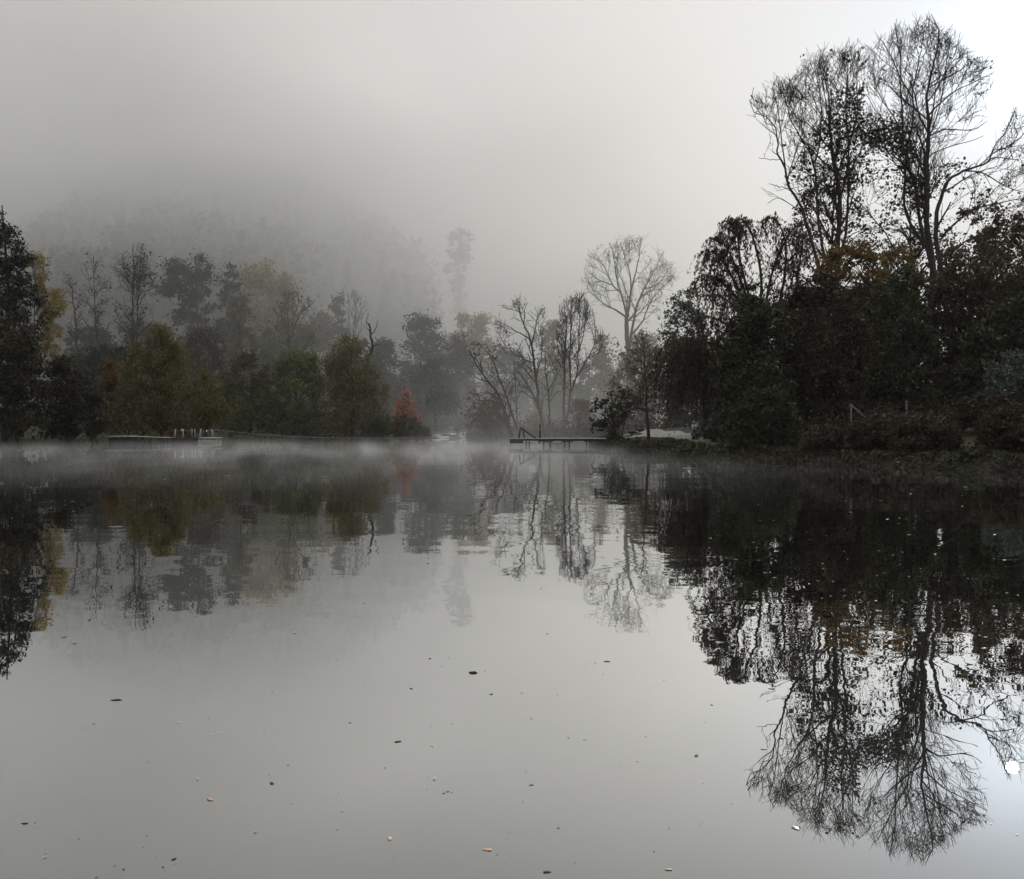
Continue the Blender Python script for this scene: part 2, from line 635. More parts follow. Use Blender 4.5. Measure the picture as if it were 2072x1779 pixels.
def path_pts(pts, n):
    """smooth resample of control points (Catmull-Rom)"""
    P = [pts[0] * 2 - pts[1]] + list(pts) + [pts[-1] * 2 - pts[-2]]
    out = []
    segs = len(pts) - 1
    for i in range(n):
        u = i / (n - 1) * segs
        k = min(int(u), segs - 1)
        t = u - k
        a, b, c, d = P[k], P[k + 1], P[k + 2], P[k + 3]
        out.append(0.5 * ((2 * b) + (c - a) * t + (2 * a - 5 * b + 4 * c - d) * t * t + (3 * b - a - 3 * c + d) * t ** 3))
    return out


class Grower:
    def __init__(self, outline, Y, depth, levels, up=0.15, wig=0.16, angle=(25, 50), twig_r=0.012):
        self.outline, self.Y, self.depth = outline, Y, depth
        self.levels, self.up, self.wig, self.angle, self.twig_r = levels, up, wig, angle, twig_r
        self.big, self.small, self.tips = [], [], []
        o = np.array(outline, float)
        self.c = (float(o[:, 0].mean()), float(o[:, 1].mean()))

    def ok(self, p, f):
        if abs(p.y - self.Y) > self.depth * f:
            return False
        a, b = proj(p.x, p.y, p.z)
        return inside(self.outline, self.c[0] + (a - self.c[0]) / f, self.c[1] + (b - self.c[1]) / f)

    def grow(self, pos, d, length, r, lev, up):
        n = 4 if lev < len(self.levels) - 1 else 3
        step = length / n
        pts, dirs = [pos.copy()], [d.copy()]
        p = pos.copy()
        grow_up = V3((0, 0, up))
        lim = random.uniform(.88, 1.06)
        for i in range(n):
            d = (d + rand_perp(d) * (self.wig * random.uniform(.4, 1.6)) + grow_up).normalized()
            q = p + d * step * random.uniform(.8, 1.2)
            if lev < len(self.levels) - 1 and not self.ok(q, lim):
                if i == 0:
                    return
                break
            pts.append(q); dirs.append(d.copy())
            p = q
        k = len(pts)
        r1 = max(self.twig_r * .7, r * .5)
        rad = [r + (r1 - r) * i / (k - 1) for i in range(k)]
        arr = (np.array([tuple(v) for v in pts]), np.array(rad))
        (self.big if lev == 0 else self.small).append(arr)
        if lev >= len(self.levels) - 1:
            self.tips.append((pts[-1], pts[len(pts) // 2]))
        self.children(pts, dirs, rad, lev + 1, up)

    def children(self, pts, dirs, rad, lev, up, t0=0.2):
        if lev >= len(self.levels):
            return
        per_m, L0 = self.levels[lev]
        seg = [(pts[i + 1] - pts[i]).length for i in range(len(pts) - 1)]
        tot = sum(seg)
        cnt = per_m * tot * (1 - t0)
        n = int(cnt) + (random.random() < cnt - int(cnt))
        for _ in range(n):
            s = (t0 + (1 - t0) * random.random()) * tot
            i = 0
            while i < len(seg) - 1 and s > seg[i]:
                s -= seg[i]; i += 1
            f = min(1, s / max(seg[i], 1e-6))
            p = pts[i].lerp(pts[i + 1], f)
            d = (pts[i + 1] - pts[i]).normalized()
            a = math.radians(random.uniform(*self.angle))
            nd = (d * math.cos(a) + rand_perp(d) * math.sin(a)).normalized()
            r = rad[i] + (rad[min(i + 1, len(rad) - 1)] - rad[i]) * f
            self.grow(p, nd, L0 * random.uniform(.6, 1.25), max(self.twig_r, r * .55), lev, up)


def shrink(poly, f):
    a = np.array(poly, float)
    c = a.mean(0)
    return [tuple(p) for p in c + (a - c) * f]


def bare_tree(name, label, Y, limbs, outline, levels, depth, leaf=None, leaf_zones=None, leaf_n=2, leaf_size=.18, leaf_p=0.0, up=.15, wig=.16,
              angle=(25, 50), twig_r=.012, bark=BARK, group=None, spread=.5, cat="tree", t0=.2, droop=0.0):
    """limbs: list of (pixel points, r_start, r_end[, depth offset at the tip]); the first one is the trunk"""
    bx, bp = limbs[0][0][0]
    x0 = X(bx, Y)
    root = thing(name, label, cat, (x0, Y, gz(x0, Y)), group)
    off = V3(root.location)
    G = Grower(shrink(outline, .98), Y, depth, levels, up, wig, angle, twig_r)
    main = []
    for k, lb in enumerate(limbs):
        pxs, ra, rb = lb[:3]
        tip = lb[3] if len(lb) > 3 else (0 if k == 0 else random.uniform(-1, 1) * depth * spread)
        n = len(pxs)
        pts = []
        start_off = lb[4] if len(lb) > 4 else 0
        for i, (a, b) in enumerate(pxs):
            f = i / (n - 1)
            pts.append(W(a, b, Y + start_off + (tip - start_off) * f ** 1.2))
        if k == 0 or (pxs[0] == limbs[0][0][0]):
            pts[0].z = min(pts[0].z, off.z) - .25
        m = max(8, int(sum((pts[i + 1] - pts[i]).length for i in range(n - 1)) / .9))
        pp = path_pts(pts, m)
        for i in range(1, m - 1):
            pp[i] = pp[i] + V3((random.gauss(0, .04), random.gauss(0, .06), random.gauss(0, .03)))
        if k:
            ra *= .78
        rb = max(rb, twig_r * 1.3)
        rad = [ra + (rb - ra) * (i / (m - 1)) ** .8 for i in range(m)]
        if k == 0:
            rad[0] *= 1.35
        main.append((np.array([tuple(v) for v in pp]), np.array(rad)))
        dirs = [V3((0, 0, 1))] * m
        st = lb[5] if len(lb) > 5 else t0
        G.children(pp, dirs, rad, 0, up, st)
    o3 = np.array(off)
    V, F = tubes(main + G.big, 7)
    add_mesh("trunk", mesh_np("trunk", V - o3, F, [bark], smooth=True), root)
    V, F = tubes(G.small, 3)
    Vs, Fs, fm, n0 = [V], list(F), [np.zeros(sum(len(f) for f in F), int)], len(V)
    mats = [bark]
    if leaf is not None:
        pts = []
        for a, b in G.tips:
            p = leaf_p
            if leaf_zones:
                q = proj(*a)
                for poly, pz in leaf_zones:
                    if inside(poly, *q):
                        p = max(p, pz)
            if random.random() < p:
                for _ in range(leaf_n):
                    f = random.random()
                    c = a.lerp(b, f)
                    pts.append((c.x + random.gauss(0, .28), c.y + random.gauss(0, .28), c.z + random.gauss(0, .28)))
        if pts:
            LV, LF = leaf_quads(np.array(pts), leaf_size, 1.4, droop)
            Vs.append(LV)
            Fs.append(LF + n0)
            fm.append(np.ones(len(LF), int))
            mats.append(leaf)
    V = np.concatenate(Vs) - o3
    if len(V):
        add_mesh("crown", mesh_np("crown", V, Fs, mats, np.concatenate(fm)), root)
    return root


def sample_outline(outline, n, margin):
    o = np.array(outline, float)
    lo, hi = o.min(0), o.max(0)
    res = []
    cnt = 0
    while cnt < n:
        P = RNG.uniform(lo, hi, (n * 4 + 40, 2))
        m = in_poly_np(outline, P)
        P = P[m]
        D = seg_dist(outline, P)
        k = D > margin
        res.append(np.column_stack([P[k], D[k]]))
        cnt += int(k.sum())
        margin *= .9
    return np.concatenate(res)[:n]


def leafy_tree(name, label, Y, outline, leaf, n_clump=70, per=90, size=.22, clump=.75, depth=3.0, base=None, trunk_r=.22, trunk_top=None,
               bark=BARK, group=None, flat=0.0, droop=0.0, aspect=1.5, cat="tree", squash=.75, stems=1, leaf2=None, limb=True):
    o = np.array(outline, float)
    bx = base if base is not None else float(o[:, 0].mean())
    x0 = X(bx, Y)
    z0 = gz(x0, Y)
    root = thing(name, label, cat, (x0, Y, z0), group)
    off = V3((x0, Y, z0))
    o3 = np.array(off)
    mpp = Y / 2072.0
    S = sample_outline(outline, n_clump, clump * .5 / mpp)
    C = []
    for px, py, D in S:
        h = min(depth, max(.4, D * mpp * 1.1))
        C.append(W(px, py, Y + random.uniform(-h, h)))
    C = [c for c in C if c.z > gz(c.x, c.y) + .15] or C
    top = o[o[:, 1].argmin()]
    tt = trunk_top or (float(top[0]) * .6 + bx * .4, float(top[1]) + .18 * (float(o[:, 1].max()) - float(top[1])))
    tp = W(tt[0], tt[1], Y)
    trunks = []
    for s in range(stems):
        dx, dy = (0, 0) if stems == 1 else (random.uniform(-1, 1) * .12 * (o[:, 0].max() - o[:, 0].min()) * mpp, random.uniform(-.5, .5))
        a = V3((x0 + dx * .3, Y + dy * .3, z0 - .25))
        b = V3((tp.x + dx * 2.4 * (stems > 1), Y + dy * 2, tp.z - abs(dx) * .5))
        H = (b - a).length
        mid = a.lerp(b, .5) + V3((random.uniform(-.03, .03) * H, random.uniform(-.03, .03) * H, 0))
        pp = path_pts([a, mid, b], 12)
        rad = [trunk_r * (1 - .85 * i / 11) for i in range(12)]
        rad[0] *= 1.3
        trunks.append((pp, rad))
    big = [(np.array([tuple(v) for v in p]), np.array(r)) for p, r in trunks]
    small = []
    for c in C:
        pp, rad = random.choice(trunks)
        zt = c.z - .7 * math.hypot(c.x - pp[6].x, c.y - pp[6].y) - .3
        k = min(range(12), key=lambda i: abs(pp[i].z - zt))
        k = min(max(k, 1 if cat == "shrub" else 2), 10)
        a = pp[k]
        if limb:
            m = a.lerp(c, .5) + V3((0, 0, .18 * (c - a).length * (1 if not droop else 1.6)))
            q = path_pts([a, m, c], 6)
            r0 = min(rad[k] * .55, .012 + .012 * (c - a).length)
            small.append((np.array([tuple(v) for v in q]), np.linspace(r0, .012, 6)))
        for _ in range(3):
            e = c + V3((random.gauss(0, clump * .7), random.gauss(0, clump * .7), random.gauss(0, clump * .6)))
            m = c.lerp(e, .5) + V3((random.gauss(0, .05), random.gauss(0, .05), .05))
            small.append((np.array([tuple(c), tuple(m), tuple(e)]), np.array([.012, .01, .007])))
    V, F = tubes(big, 7)
    add_mesh("trunk", mesh_np("trunk", V - o3, F, [bark], smooth=True), root)
    V, F = tubes(small, 3)
    Vs, Fs, fm, n0 = [V], list(F), [np.zeros(len(F[0]), int)], len(V)
    pts = []
    for c in C:
        k_ = random.uniform(.45, 1.3)
        n = int(per * (.35 + .75 * k_ * k_) * random.uniform(.7, 1.3))
        sc = clump * k_
        ax = np.array([random.uniform(.5, 1.4), random.uniform(.6, 1.2), squash * random.uniform(.5, 1.4)]) * sc
        g_ = RNG.normal(0, .5, (n, 3)) * ax
        g_ += np.outer(RNG.uniform(-1, 1, n), RNG.normal(0, .28, 3) * sc)
        if droop:
            g_[:, 2] -= np.abs(RNG.normal(0, .5, n)) * droop * sc * 1.6
        pts.append(g_ + np.array(c))
    P = np.concatenate(pts)
    P = P[P[:, 2] > ground(P[:, :2]) + .05]
    LV, LF = leaf_quads(P, size, aspect, droop * .5, flat)
    Vs.append(LV)
    Fs.append(LF + n0)
    mats = [bark, leaf]
    mi = np.ones(len(LF), int)
    if leaf2 is not None:
        mats.append(leaf2)
        # whole clumps near the top or one side carry the second leaf colour
        q = np.array([proj(*p) for p in P])
        sel = q[:, 1] < o[:, 1].min() + .38 * (o[:, 1].max() - o[:, 1].min()) + RNG.normal(0, 12, len(q))
        mi[sel] = 2
    fm.append(mi)
    add_mesh("crown", mesh_np("crown", np.concatenate(Vs) - o3, Fs, mats, np.concatenate(fm)), root)
    return root


def willow_tree(name, label, Y, base, trunk, arcs, leaf, strands=220, slen=(2, 5), size=.16, depth=3.0, bark=BARK, group=None, leaves_per_m=7, stop=0.5, short=0):
    """arcs: pixel polylines of the limbs the strands hang from"""
    x0 = X(base, Y)
    root = thing(name, label, "tree", (x0, Y, gz(x0, Y)), group)
    off = V3(root.location)
    o3 = np.array(off)
    tr = [W(a, b, Y) for a, b in trunk]
    tr[0] = V3((x0, Y, off.z - .25))
    tp = path_pts(tr, 14)
    big = [(np.array([tuple(v) for v in tp]), np.linspace(.36, .14, 14))]
    small, lp = [], []
    tot = []
    for k, arc in enumerate(arcs):
        dy = random.uniform(-1, 1) * depth
        P = [W(a, b, Y + dy * i / (len(arc) - 1)) for i, (a, b) in enumerate(arc)]
        n = max(10, len(arc) * 4)
        pp = path_pts(P, n)
        big.append((np.array([tuple(v) for v in pp]), np.linspace(.12, .025, n)))
        tot.append(pp)
    for s in range(strands):
        pp = random.choice(tot)
        i = int(random.uniform(.2, 1) * (len(pp) - 1))
        p = pp[i] + V3((0, 0, 0))
        d = V3((random.gauss(0, .55), random.gauss(0, .55), random.uniform(.15, .75)))
        L = random.uniform(*slen)
        if short and tot.index(pp) < short:
            L = random.uniform(.9, 2.8)
            d.z += .3
        n = 9
        pts = [p.copy()]
        for j in range(n):
            d = d + V3((random.gauss(0, .06), random.gauss(0, .06), -.42))
            dd = d.normalized()
            p = p + dd * (L / n)
            if p.z < gz(p.x, p.y) + stop:
                break
            pts.append(p.copy())
        if len(pts) < 3:
            continue
        small.append((np.array([tuple(v) for v in pts]), np.linspace(.014, .006, len(pts))))
        for q in range(int(L * leaves_per_m)):
            f = random.uniform(.15, 1) * (len(pts) - 1.001)
            a = pts[int(f)].lerp(pts[int(f) + 1], f - int(f))
            lp.append((a.x + random.gauss(0, .06), a.y + random.gauss(0, .06), a.z + random.gauss(0, .06)))
    V, F = tubes(big, 7)
    add_mesh("trunk", mesh_np("trunk", V - o3, F, [bark], smooth=True), root)
    V, F = tubes(small, 3)
    LV, LF = leaf_quads(np.array(lp), size * .6, 3.0, .8)
    fm = np.concatenate([np.zeros(sum(len(f) for f in F), int), np.ones(len(LF), int)])
    add_mesh("crown", mesh_np("crown", np.concatenate([V, LV]) - o3, list(F) + [LF + len(V)], [bark, leaf], fm), root)
    return root


# ---- the two tall trees on the right
zoneA = [([(1640, 300), (1690, 190), (1745, 165), (1800, 215), (1850, 290), (1850, 480), (1560, 480), (1590, 400), (1605, 330)], .85)]
zoneB = [([(1740, 230), (1810, 230), (1850, 290), (1850, 500), (1740, 500)], .85), ([(1850, 350), (1990, 310), (2080, 360), (2080, 520), (1850, 520)], .8)]
outA = [(1512, 197), (1540, 195), (1550, 170), (1577, 160), (1600, 160), (1608, 153), (1625, 128), (1655, 100), (1701, 99), (1736, 85), (1753, 114), (1750, 191), (1770, 272), (1760, 480),
        (1570, 480), (1584, 420), (1546, 416), (1552, 371), (1576, 346), (1533, 322), (1560, 286), (1535, 250)]
tA = (1688, 850)
bare_tree("tall_tree", "tall wide tree with bare twigs above and dark leaves below, beside the tallest tree", 92, [
    ([tA, (1690, 700), (1692, 560), (1698, 409), (1684, 313), (1679, 259), (1676, 191), (1662, 123)], .36, .03),
    ([(1690, 640), (1650, 520), (1630, 450), (1622, 420), (1597, 381), (1589, 341), (1573, 313), (1574, 294), (1569, 259), (1548, 237), (1526, 226), (1516, 202)], .22, .02),
    ([(1589, 341), (1581, 281), (1573, 218), (1562, 177)], .09, .015),
    ([(1692, 590), (1665, 500), (1657, 447), (1652, 381), (1646, 327), (1616, 272), (1597, 232), (1587, 190)], .2, .02),
    ([(1648, 330), (1660, 286), (1660, 191), (1646, 120)], .12, .02),
    ([(1684, 308), (1644, 259), (1608, 234), (1589, 205)], .1, .02),
    ([(1694, 560), (1712, 460), (1717, 381), (1717, 286), (1710, 232), (1714, 163), (1703, 108)], .2, .02),
    ([(1717, 300), (1736, 218), (1733, 150), (1738, 95)], .11, .015),
    ([(1625, 430), (1600, 415), (1575, 400), (1553, 412)], .06, .012),
    ([(1597, 381), (1575, 378), (1556, 372)], .05, .012),
    ([(1578, 322), (1555, 324), (1536, 320)], .04, .012),
], outA, [(.9, 4.2), (1.4, 2.4), (2.0, 1.4), (2.7, .85)], 6.0, L_BLACK, zoneA, 4, .23, .02, up=.10, wig=.13, twig_r=.019)

outB = [(1738, 330), (1735, 250), (1748, 190), (1742, 150), (1751, 85), (1775, 75), (1795, 75), (1808, 40), (1830, 55), (1850, 45), (1878, 26), (1905, 38), (1925, 70), (1950, 85), (1975, 115),
        (2022, 128), (2022, 163), (1998, 207), (2006, 240), (1990, 270), (2000, 300), (1985, 420), (1975, 520), (1740, 520)]
bare_tree("tall_tree", "tallest tree, bare rounded crown rising near the sun, dark trunk behind the bushes", 97, [
    ([(1897, 850), (1895, 763), (1890, 672), (1883, 606), (1889, 569), (1882, 489), (1875, 438), (1874, 338), (1878, 272), (1879, 234), (1875, 191), (1889, 131), (1900, 68), (1884, 28)], .50, .02),
    ([(1886, 545), (1862, 455), (1853, 392), (1838, 332), (1826, 286), (1815, 251), (1796, 218), (1766, 174)], .26, .02),
    ([(1826, 286), (1825, 218), (1823, 163), (1821, 109), (1810, 46)], .14, .015),
    ([(1870, 500), (1832, 430), (1832, 354), (1834, 300), (1848, 245), (1848, 177), (1862, 109), (1873, 50)], .2, .015),
    ([(1880, 470), (1862, 381), (1859, 340), (1867, 294), (1886, 267), (1905, 200), (1915, 120), (1925, 75)], .16, .015),
    ([(1879, 234), (1916, 196), (1954, 174), (2011, 147)], .12, .015),
    ([(1879, 275), (1916, 262), (1971, 262), (1998, 245)], .1, .015),
    ([(1878, 205), (1902, 169), (1930, 114), (1943, 66)], .1, .015),
    ([(1848, 200), (1815, 140), (1790, 90), (1776, 78)], .09, .015),
    ([(1815, 251), (1780, 235), (1752, 190)], .07, .015),
    ([(1876, 320), (1910, 300), (1950, 290), (1990, 275)], .08, .015),
    ([(1884, 590), (1828, 533), (1791, 471), (1754, 427), (1714, 390)], .14, .03),
    ([(1889, 560), (1897, 547), (1919, 525), (1963, 518), (2010, 525)], .12, .03),
], outB, [(.9, 4.6), (1.4, 2.6), (2.1, 1.5), (2.7, .85)], 7.0, L_BLACK, zoneB, 4, .23, .01, up=.10, wig=.13, twig_r=.019)

outC = [(1890, 450), (1915, 350), (1960, 330), (1995, 320), (2005, 290), (2035, 245), (2055, 210), (2085, 230), (2120, 300), (2120, 480), (2060, 520), (1900, 520)]
bare_tree("tall_tree", "spreading tree with a long limb reaching right towards the photo edge", 90, [
    ([(1930, 850), (1925, 700), (1905, 560), (1893, 450), (1905, 400), (1916, 368), (1949, 346), (1992, 332), (2011, 319), (2063, 324)], .3, .03),
    ([(2000, 328), (2011, 300), (2039, 259), (2055, 218)], .1, .015),
    ([(1949, 346), (1990, 350), (2040, 380), (2090, 390)], .1, .02),
    ([(1905, 480), (1960, 430), (2020, 410), (2080, 400)], .14, .02),
    ([(2011, 310), (2050, 290), (2080, 260)], .07, .015),
    ([(1910, 520), (1970, 480), (2040, 470), (2100, 460)], .12, .02),
], outC, [(1.0, 3.2), (1.5, 2.0), (2.0, 1.2), (2.0, .7)], 5.0, L_BLACK, [([(1880, 345), (1990, 345), (2120, 370), (2120, 520), (1880, 520)], .8)], 2, .2, .03, up=.1, twig_r=.019)

# ---- centre, behind the pier
bare_tree("bare_tree", "bare spreading tree, tallest behind the pier, with a fan shaped crown", 155, [
    ([(1274, 868), (1274, 750), (1271, 704), (1267, 658), (1270, 635)], .5, .28, 0, 0, .9),
    ([(1267, 650), (1268, 639), (1257, 596), (1239, 577), (1223, 540), (1196, 513)], .28, .03),
    ([(1268, 642), (1239, 624), (1217, 611), (1184, 583)], .22, .03),
    ([(1270, 635), (1276, 590), (1273, 547), (1257, 500)], .26, .03),
    ([(1276, 590), (1291, 534), (1298, 480)], .2, .03),
    ([(1274, 695), (1288, 621), (1304, 584), (1328, 540), (1344, 508)], .28, .03),
    ([(1280, 675), (1300, 651), (1322, 602), (1364, 558)], .22, .03),
    ([(1257, 596), (1245, 550), (1240, 510), (1232, 492)], .15, .03),
    ([(1304, 584), (1330, 575), (1358, 540)], .13, .03),
    ([(1239, 577), (1210, 565), (1188, 548)], .12, .03),
], [(1183, 590), (1175, 575), (1183, 540), (1190, 508), (1230, 488), (1260, 484), (1285, 474), (1310, 477), (1345, 500), (1360, 530), (1380, 560), (1360, 600), (1335, 645), (1300, 690), (1245, 665), (1215, 642), (1203, 620)],
    [(1.0, 4.2), (1.3, 2.5), (1.6, 1.5), (1.8, .9)], 6.0, L_DARK, None, 2, .26, .06, up=.05, wig=.17, twig_r=.020)

bare_tree("bare_tree", "bare tree leaning left behind the pier's wooden frame, thin spread twigs", 122, [
    ([(1106, 868), (1091, 821), (1088, 796), (1079, 719), (1071, 682), (1057, 651), (1045, 606)], .26, .03),
    ([(1072, 686), (1039, 667), (1002, 648)], .12, .02),
    ([(1076, 700), (1082, 670), (1088, 642), (1103, 621)], .12, .02),
    ([(1081, 735), (1045, 719), (1018, 694)], .1, .02),
    ([(1060, 658), (1062, 625), (1068, 612)], .08, .02),
    ([(1084, 760), (1095, 720), (1100, 660)], .1, .02),
    ([(1050, 630), (1030, 625), (1015, 622)], .06, .02),
], [(996, 652), (1008, 620), (1030, 612), (1042, 598), (1065, 606), (1095, 620), (1106, 618), (1105, 700), (1108, 780), (1060, 770), (1015, 745), (1002, 690)],
    [(1.1, 3.2), (1.5, 1.9), (1.9, 1.1), (1.6, .7)], 4.0, L_BROWN, None, 2, .2, .05, up=.07, twig_r=.022, wig=.13, bark=BARK)

bare_tree("small_tree", "forked small tree with sparse olive leaves, leaning left behind the pier post", 118, [
    ([(1112, 868), (1088, 821), (1069, 781), (1045, 747)], .2, .03),
    ([(1110, 868), (1111, 812), (1103, 750), (1105, 710)], .16, .03),
    ([(1108, 800), (1125, 760), (1140, 735)], .08, .02),
    ([(1090, 822), (1070, 800), (1050, 790)], .07, .02),
], [(1035, 760), (1045, 735), (1090, 715), (1110, 700), (1145, 730), (1150, 790), (1130, 840), (1060, 840)],
    [(1.3, 2.2), (1.8, 1.3), (2.2, .8)], 3.0, L_OLIVE, None, 4, .22, .55, up=.06, twig_r=.02)

bare_tree("bare_tree", "upright bare tree of several stems, standing just right of the leaning one", 125, [
    ([(1140, 860), (1142, 796), (1142, 719), (1146, 658), (1140, 606)], .2, .02),
    ([(1142, 860), (1153, 812), (1153, 719), (1156, 642), (1153, 603)], .22, .02),
    ([(1153, 800), (1168, 750), (1171, 658), (1173, 592)], .15, .02),
    ([(1158, 778), (1186, 731), (1205, 688), (1199, 627)], .14, .02),
    ([(1168, 720), (1180, 680), (1188, 610)], .1, .02),
    ([(1142, 740), (1128, 700), (1127, 650)], .08, .02),
    ([(1190, 725), (1210, 715), (1222, 690)], .07, .02),
], [(1120, 720), (1122, 655), (1135, 607), (1165, 592), (1188, 588), (1205, 635), (1224, 675), (1228, 720), (1200, 775), (1150, 800), (1130, 770)],
    [(1.2, 3.2), (1.5, 1.9), (1.9, 1.1), (1.6, .7)], 4.0, L_BROWN, None, 2, .2, .03, up=.12, twig_r=.022)

bare_tree("leaning_tree", "two stemmed tree leaning left over the stream mouth, rusty leaves below", 114, [
    ([(1048, 868), (1014, 812), (989, 775), (968, 744), (947, 708)], .24, .03),
    ([(1046, 868), (1023, 796), (1008, 759), (992, 719), (966, 692)], .17, .02),
    ([(1046, 860), (1044, 800), (1040, 730)], .08, .02),
    ([(1020, 822), (990, 810), (960, 815), (945, 840)], .07, .02),
    ([(1030, 842), (1000, 835), (965, 845), (950, 865)], .07, .02),
    ([(1005, 798), (975, 795), (950, 810)], .06, .02),
    ([(990, 716), (985, 700), (984, 692)], .05, .02),
], [(930, 745), (943, 703), (966, 684), (992, 690), (1012, 716), (1030, 750), (1052, 730), (1055, 868), (940, 872), (940, 800)],
    [(1.5, 2.4), (1.8, 1.3), (2.2, .8)], 3.0, L_RUST, [([(930, 790), (1040, 790), (1050, 872), (930, 872)], .7), ([(960, 685), (1010, 690), (1010, 730), (960, 725)], .35)], 4, .2, .06, up=-.02, twig_r=.02)

bare_tree("slender_tree", "slender dark young tree on the grassy bank, thin reddish leaves", 80, [
    ([(1313, 892), (1308, 812), (1307, 765), (1304, 719), (1299, 662)], .13, .012),
], [(1252, 800), (1262, 730), (1278, 690), (1300, 655), (1322, 690), (1342, 735), (1348, 795), (1335, 835), (1265, 835)],
    [(5.0, 1.7), (2.8, .9), (3.0, .5)], 1.9, L_RUST, None, 2, .14, .22, up=.04, angle=(45, 75), twig_r=.014, t0=.25)

leafy_tree("waterside_bush", "dark leafy bush at the shore end of the pier", 83,
           [(1186, 880), (1190, 842), (1203, 808), (1222, 795), (1247, 779), (1282, 786), (1300, 812), (1298, 832), (1274, 846), (1256, 862), (1248, 866), (1215, 876)], L_DARK, 95, 16, .17, .30, 1.7, base=1250,
           trunk_r=.07, stems=6, cat="shrub")

# ---- weeping willow
willow_tree("weeping_willow", "weeping willow with long hanging twigs, at the left edge of the dark wood", 74, 1560,
            [(1560, 850), (1556, 760), (1545, 700), (1530, 650)],
            [[(1540, 690), (1560, 560), (1600, 470), (1640, 450)], [(1530, 650), (1500, 540), (1490, 470), (1465, 445)], [(1520, 640), (1470, 540), (1440, 510), (1425, 530)],
             [(1540, 690), (1510, 600), (1480, 520), (1455, 480), (1435, 490)], [(1535, 660), (1540, 560), (1520, 470), (1500, 445), (1475, 455)], [(1545, 690), (1580, 600), (1590, 500), (1570, 445), (1545, 445)],
             [(1545, 700), (1600, 620), (1620, 520), (1625, 470)], [(1530, 650), (1480, 590), (1440, 560), (1415, 570)], [(1555, 760), (1500, 720), (1440, 720), (1390, 735), (1365, 760)],
             [(1550, 740), (1490, 670), (1430, 640), (1400, 660)], [(1540, 700), (1500, 640), (1460, 600), (1420, 600)], [(1555, 770), (1480, 740), (1410, 715), (1370, 712), (1345, 735)],
             [(1550, 730), (1470, 700), (1400, 690), (1365, 695)]],
            L_MURK, 1150, (2.0, 5.0), .17, 2.6, leaves_per_m=6, short=8)

willow_tree("weeping_willow", "low weeping willow whose grey brown curtain hangs to the ground by the path", 78, 1432,
            [(1432, 880), (1428, 800), (1420, 740), (1415, 712)],
            [[(1420, 740), (1395, 705), (1370, 700), (1348, 722)], [(1420, 730), (1405, 690), (1385, 685), (1362, 700)], [(1425, 760), (1400, 735), (1375, 728), (1355, 745)], [(1418, 720), (1430, 695), (1445, 700), (1460, 730)],
             [(1425, 770), (1440, 740), (1460, 735), (1475, 760)], [(1420, 735), (1410, 705), (1398, 698), (1385, 712)]],
            L_BARKY, 420, (3.5, 7.0), .13, 2.2, leaves_per_m=6, stop=.25)
leafy_tree("broadleaved_tree", "dark low tree behind the hanging willow curtain", 108, [(1330, 880), (1340, 800), (1370, 760), (1430, 750), (1500, 780), (1505, 880)], L_MURKG, 110, 70, .3, .9, 3.0, base=1420)

# ---- the dark wood on the right
G_R = "broadleaved trees of the dark wood on the right bank"


def wood(label, Y, outline, leaf, n, per=95, size=.2, clump=.8, depth=3.5, **k):
    leafy_tree("broadleaved_tree", label, Y, outline, leaf, n, per, size, clump, depth, group=G_R, **k)


wood("dark brownish tree directly under the weeping willow's crown", 69, [(1462, 690), (1478, 610), (1510, 565), (1560, 575), (1600, 640), (1610, 900), (1440, 900), (1435, 780)], L_MURKG, 150, base=1565, leaf2=None)
wood("dark tree between the willow and the ochre topped tree", 72, [(1570, 640), (1620, 560), (1680, 545), (1740, 570), (1765, 700), (1750, 880), (1580, 885)], L_MURK, 130, base=1690)
wood("tree with an ochre top in front of the tall wide tree", 86, [(1610, 640), (1630, 560), (1660, 535), (1675, 495), (1720, 478), (1760, 492), (1790, 475), (1835, 500), (1870, 545), (1875, 740), (1620, 740)], L_MURK, 170, clump=.6, base=1740, leaf2=L_OCHRE)
wood("dark olive tree left of the tallest tree's trunk", 76, [(1735, 640), (1790, 545), (1850, 530), (1895, 570), (1900, 860), (1745, 870)], L_MURKG, 130, base=1820)
wood("rusty brown tree under the limb that reaches right", 84, [(1885, 560), (1905, 480), (1945, 420), (2005, 400), (2080, 430), (2140, 500), (2140, 870), (1890, 860)], L_MURK, 210, base=2010, leaf2=L_BROWN)
wood("dark green tree at the right edge above the hedge", 66, [(1930, 720), (1975, 650), (2030, 610), (2110, 580), (2160, 640), (2150, 880), (1945, 870)], L_DARK, 150, base=2050, leaf2=None)
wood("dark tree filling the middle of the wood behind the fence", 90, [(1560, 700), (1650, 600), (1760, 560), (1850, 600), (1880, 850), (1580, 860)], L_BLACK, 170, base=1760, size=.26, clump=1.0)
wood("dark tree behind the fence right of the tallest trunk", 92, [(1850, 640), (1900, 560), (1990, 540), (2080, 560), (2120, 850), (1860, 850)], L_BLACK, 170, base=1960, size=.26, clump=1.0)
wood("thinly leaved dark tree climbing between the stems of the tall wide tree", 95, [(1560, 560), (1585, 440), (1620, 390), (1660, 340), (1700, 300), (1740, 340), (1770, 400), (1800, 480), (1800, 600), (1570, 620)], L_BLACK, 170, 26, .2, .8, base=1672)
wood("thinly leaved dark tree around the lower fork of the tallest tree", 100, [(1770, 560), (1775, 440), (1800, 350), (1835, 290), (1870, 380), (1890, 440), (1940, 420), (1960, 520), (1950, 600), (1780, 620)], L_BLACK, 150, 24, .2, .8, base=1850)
wood("tall dark tree behind, filling the gaps at the far right", 112, [(1880, 560), (1930, 480), (2040, 440), (2200, 440), (2250, 850), (1880, 850)], L_DARK, 190, base=2060, size=.34, clump=1.3)
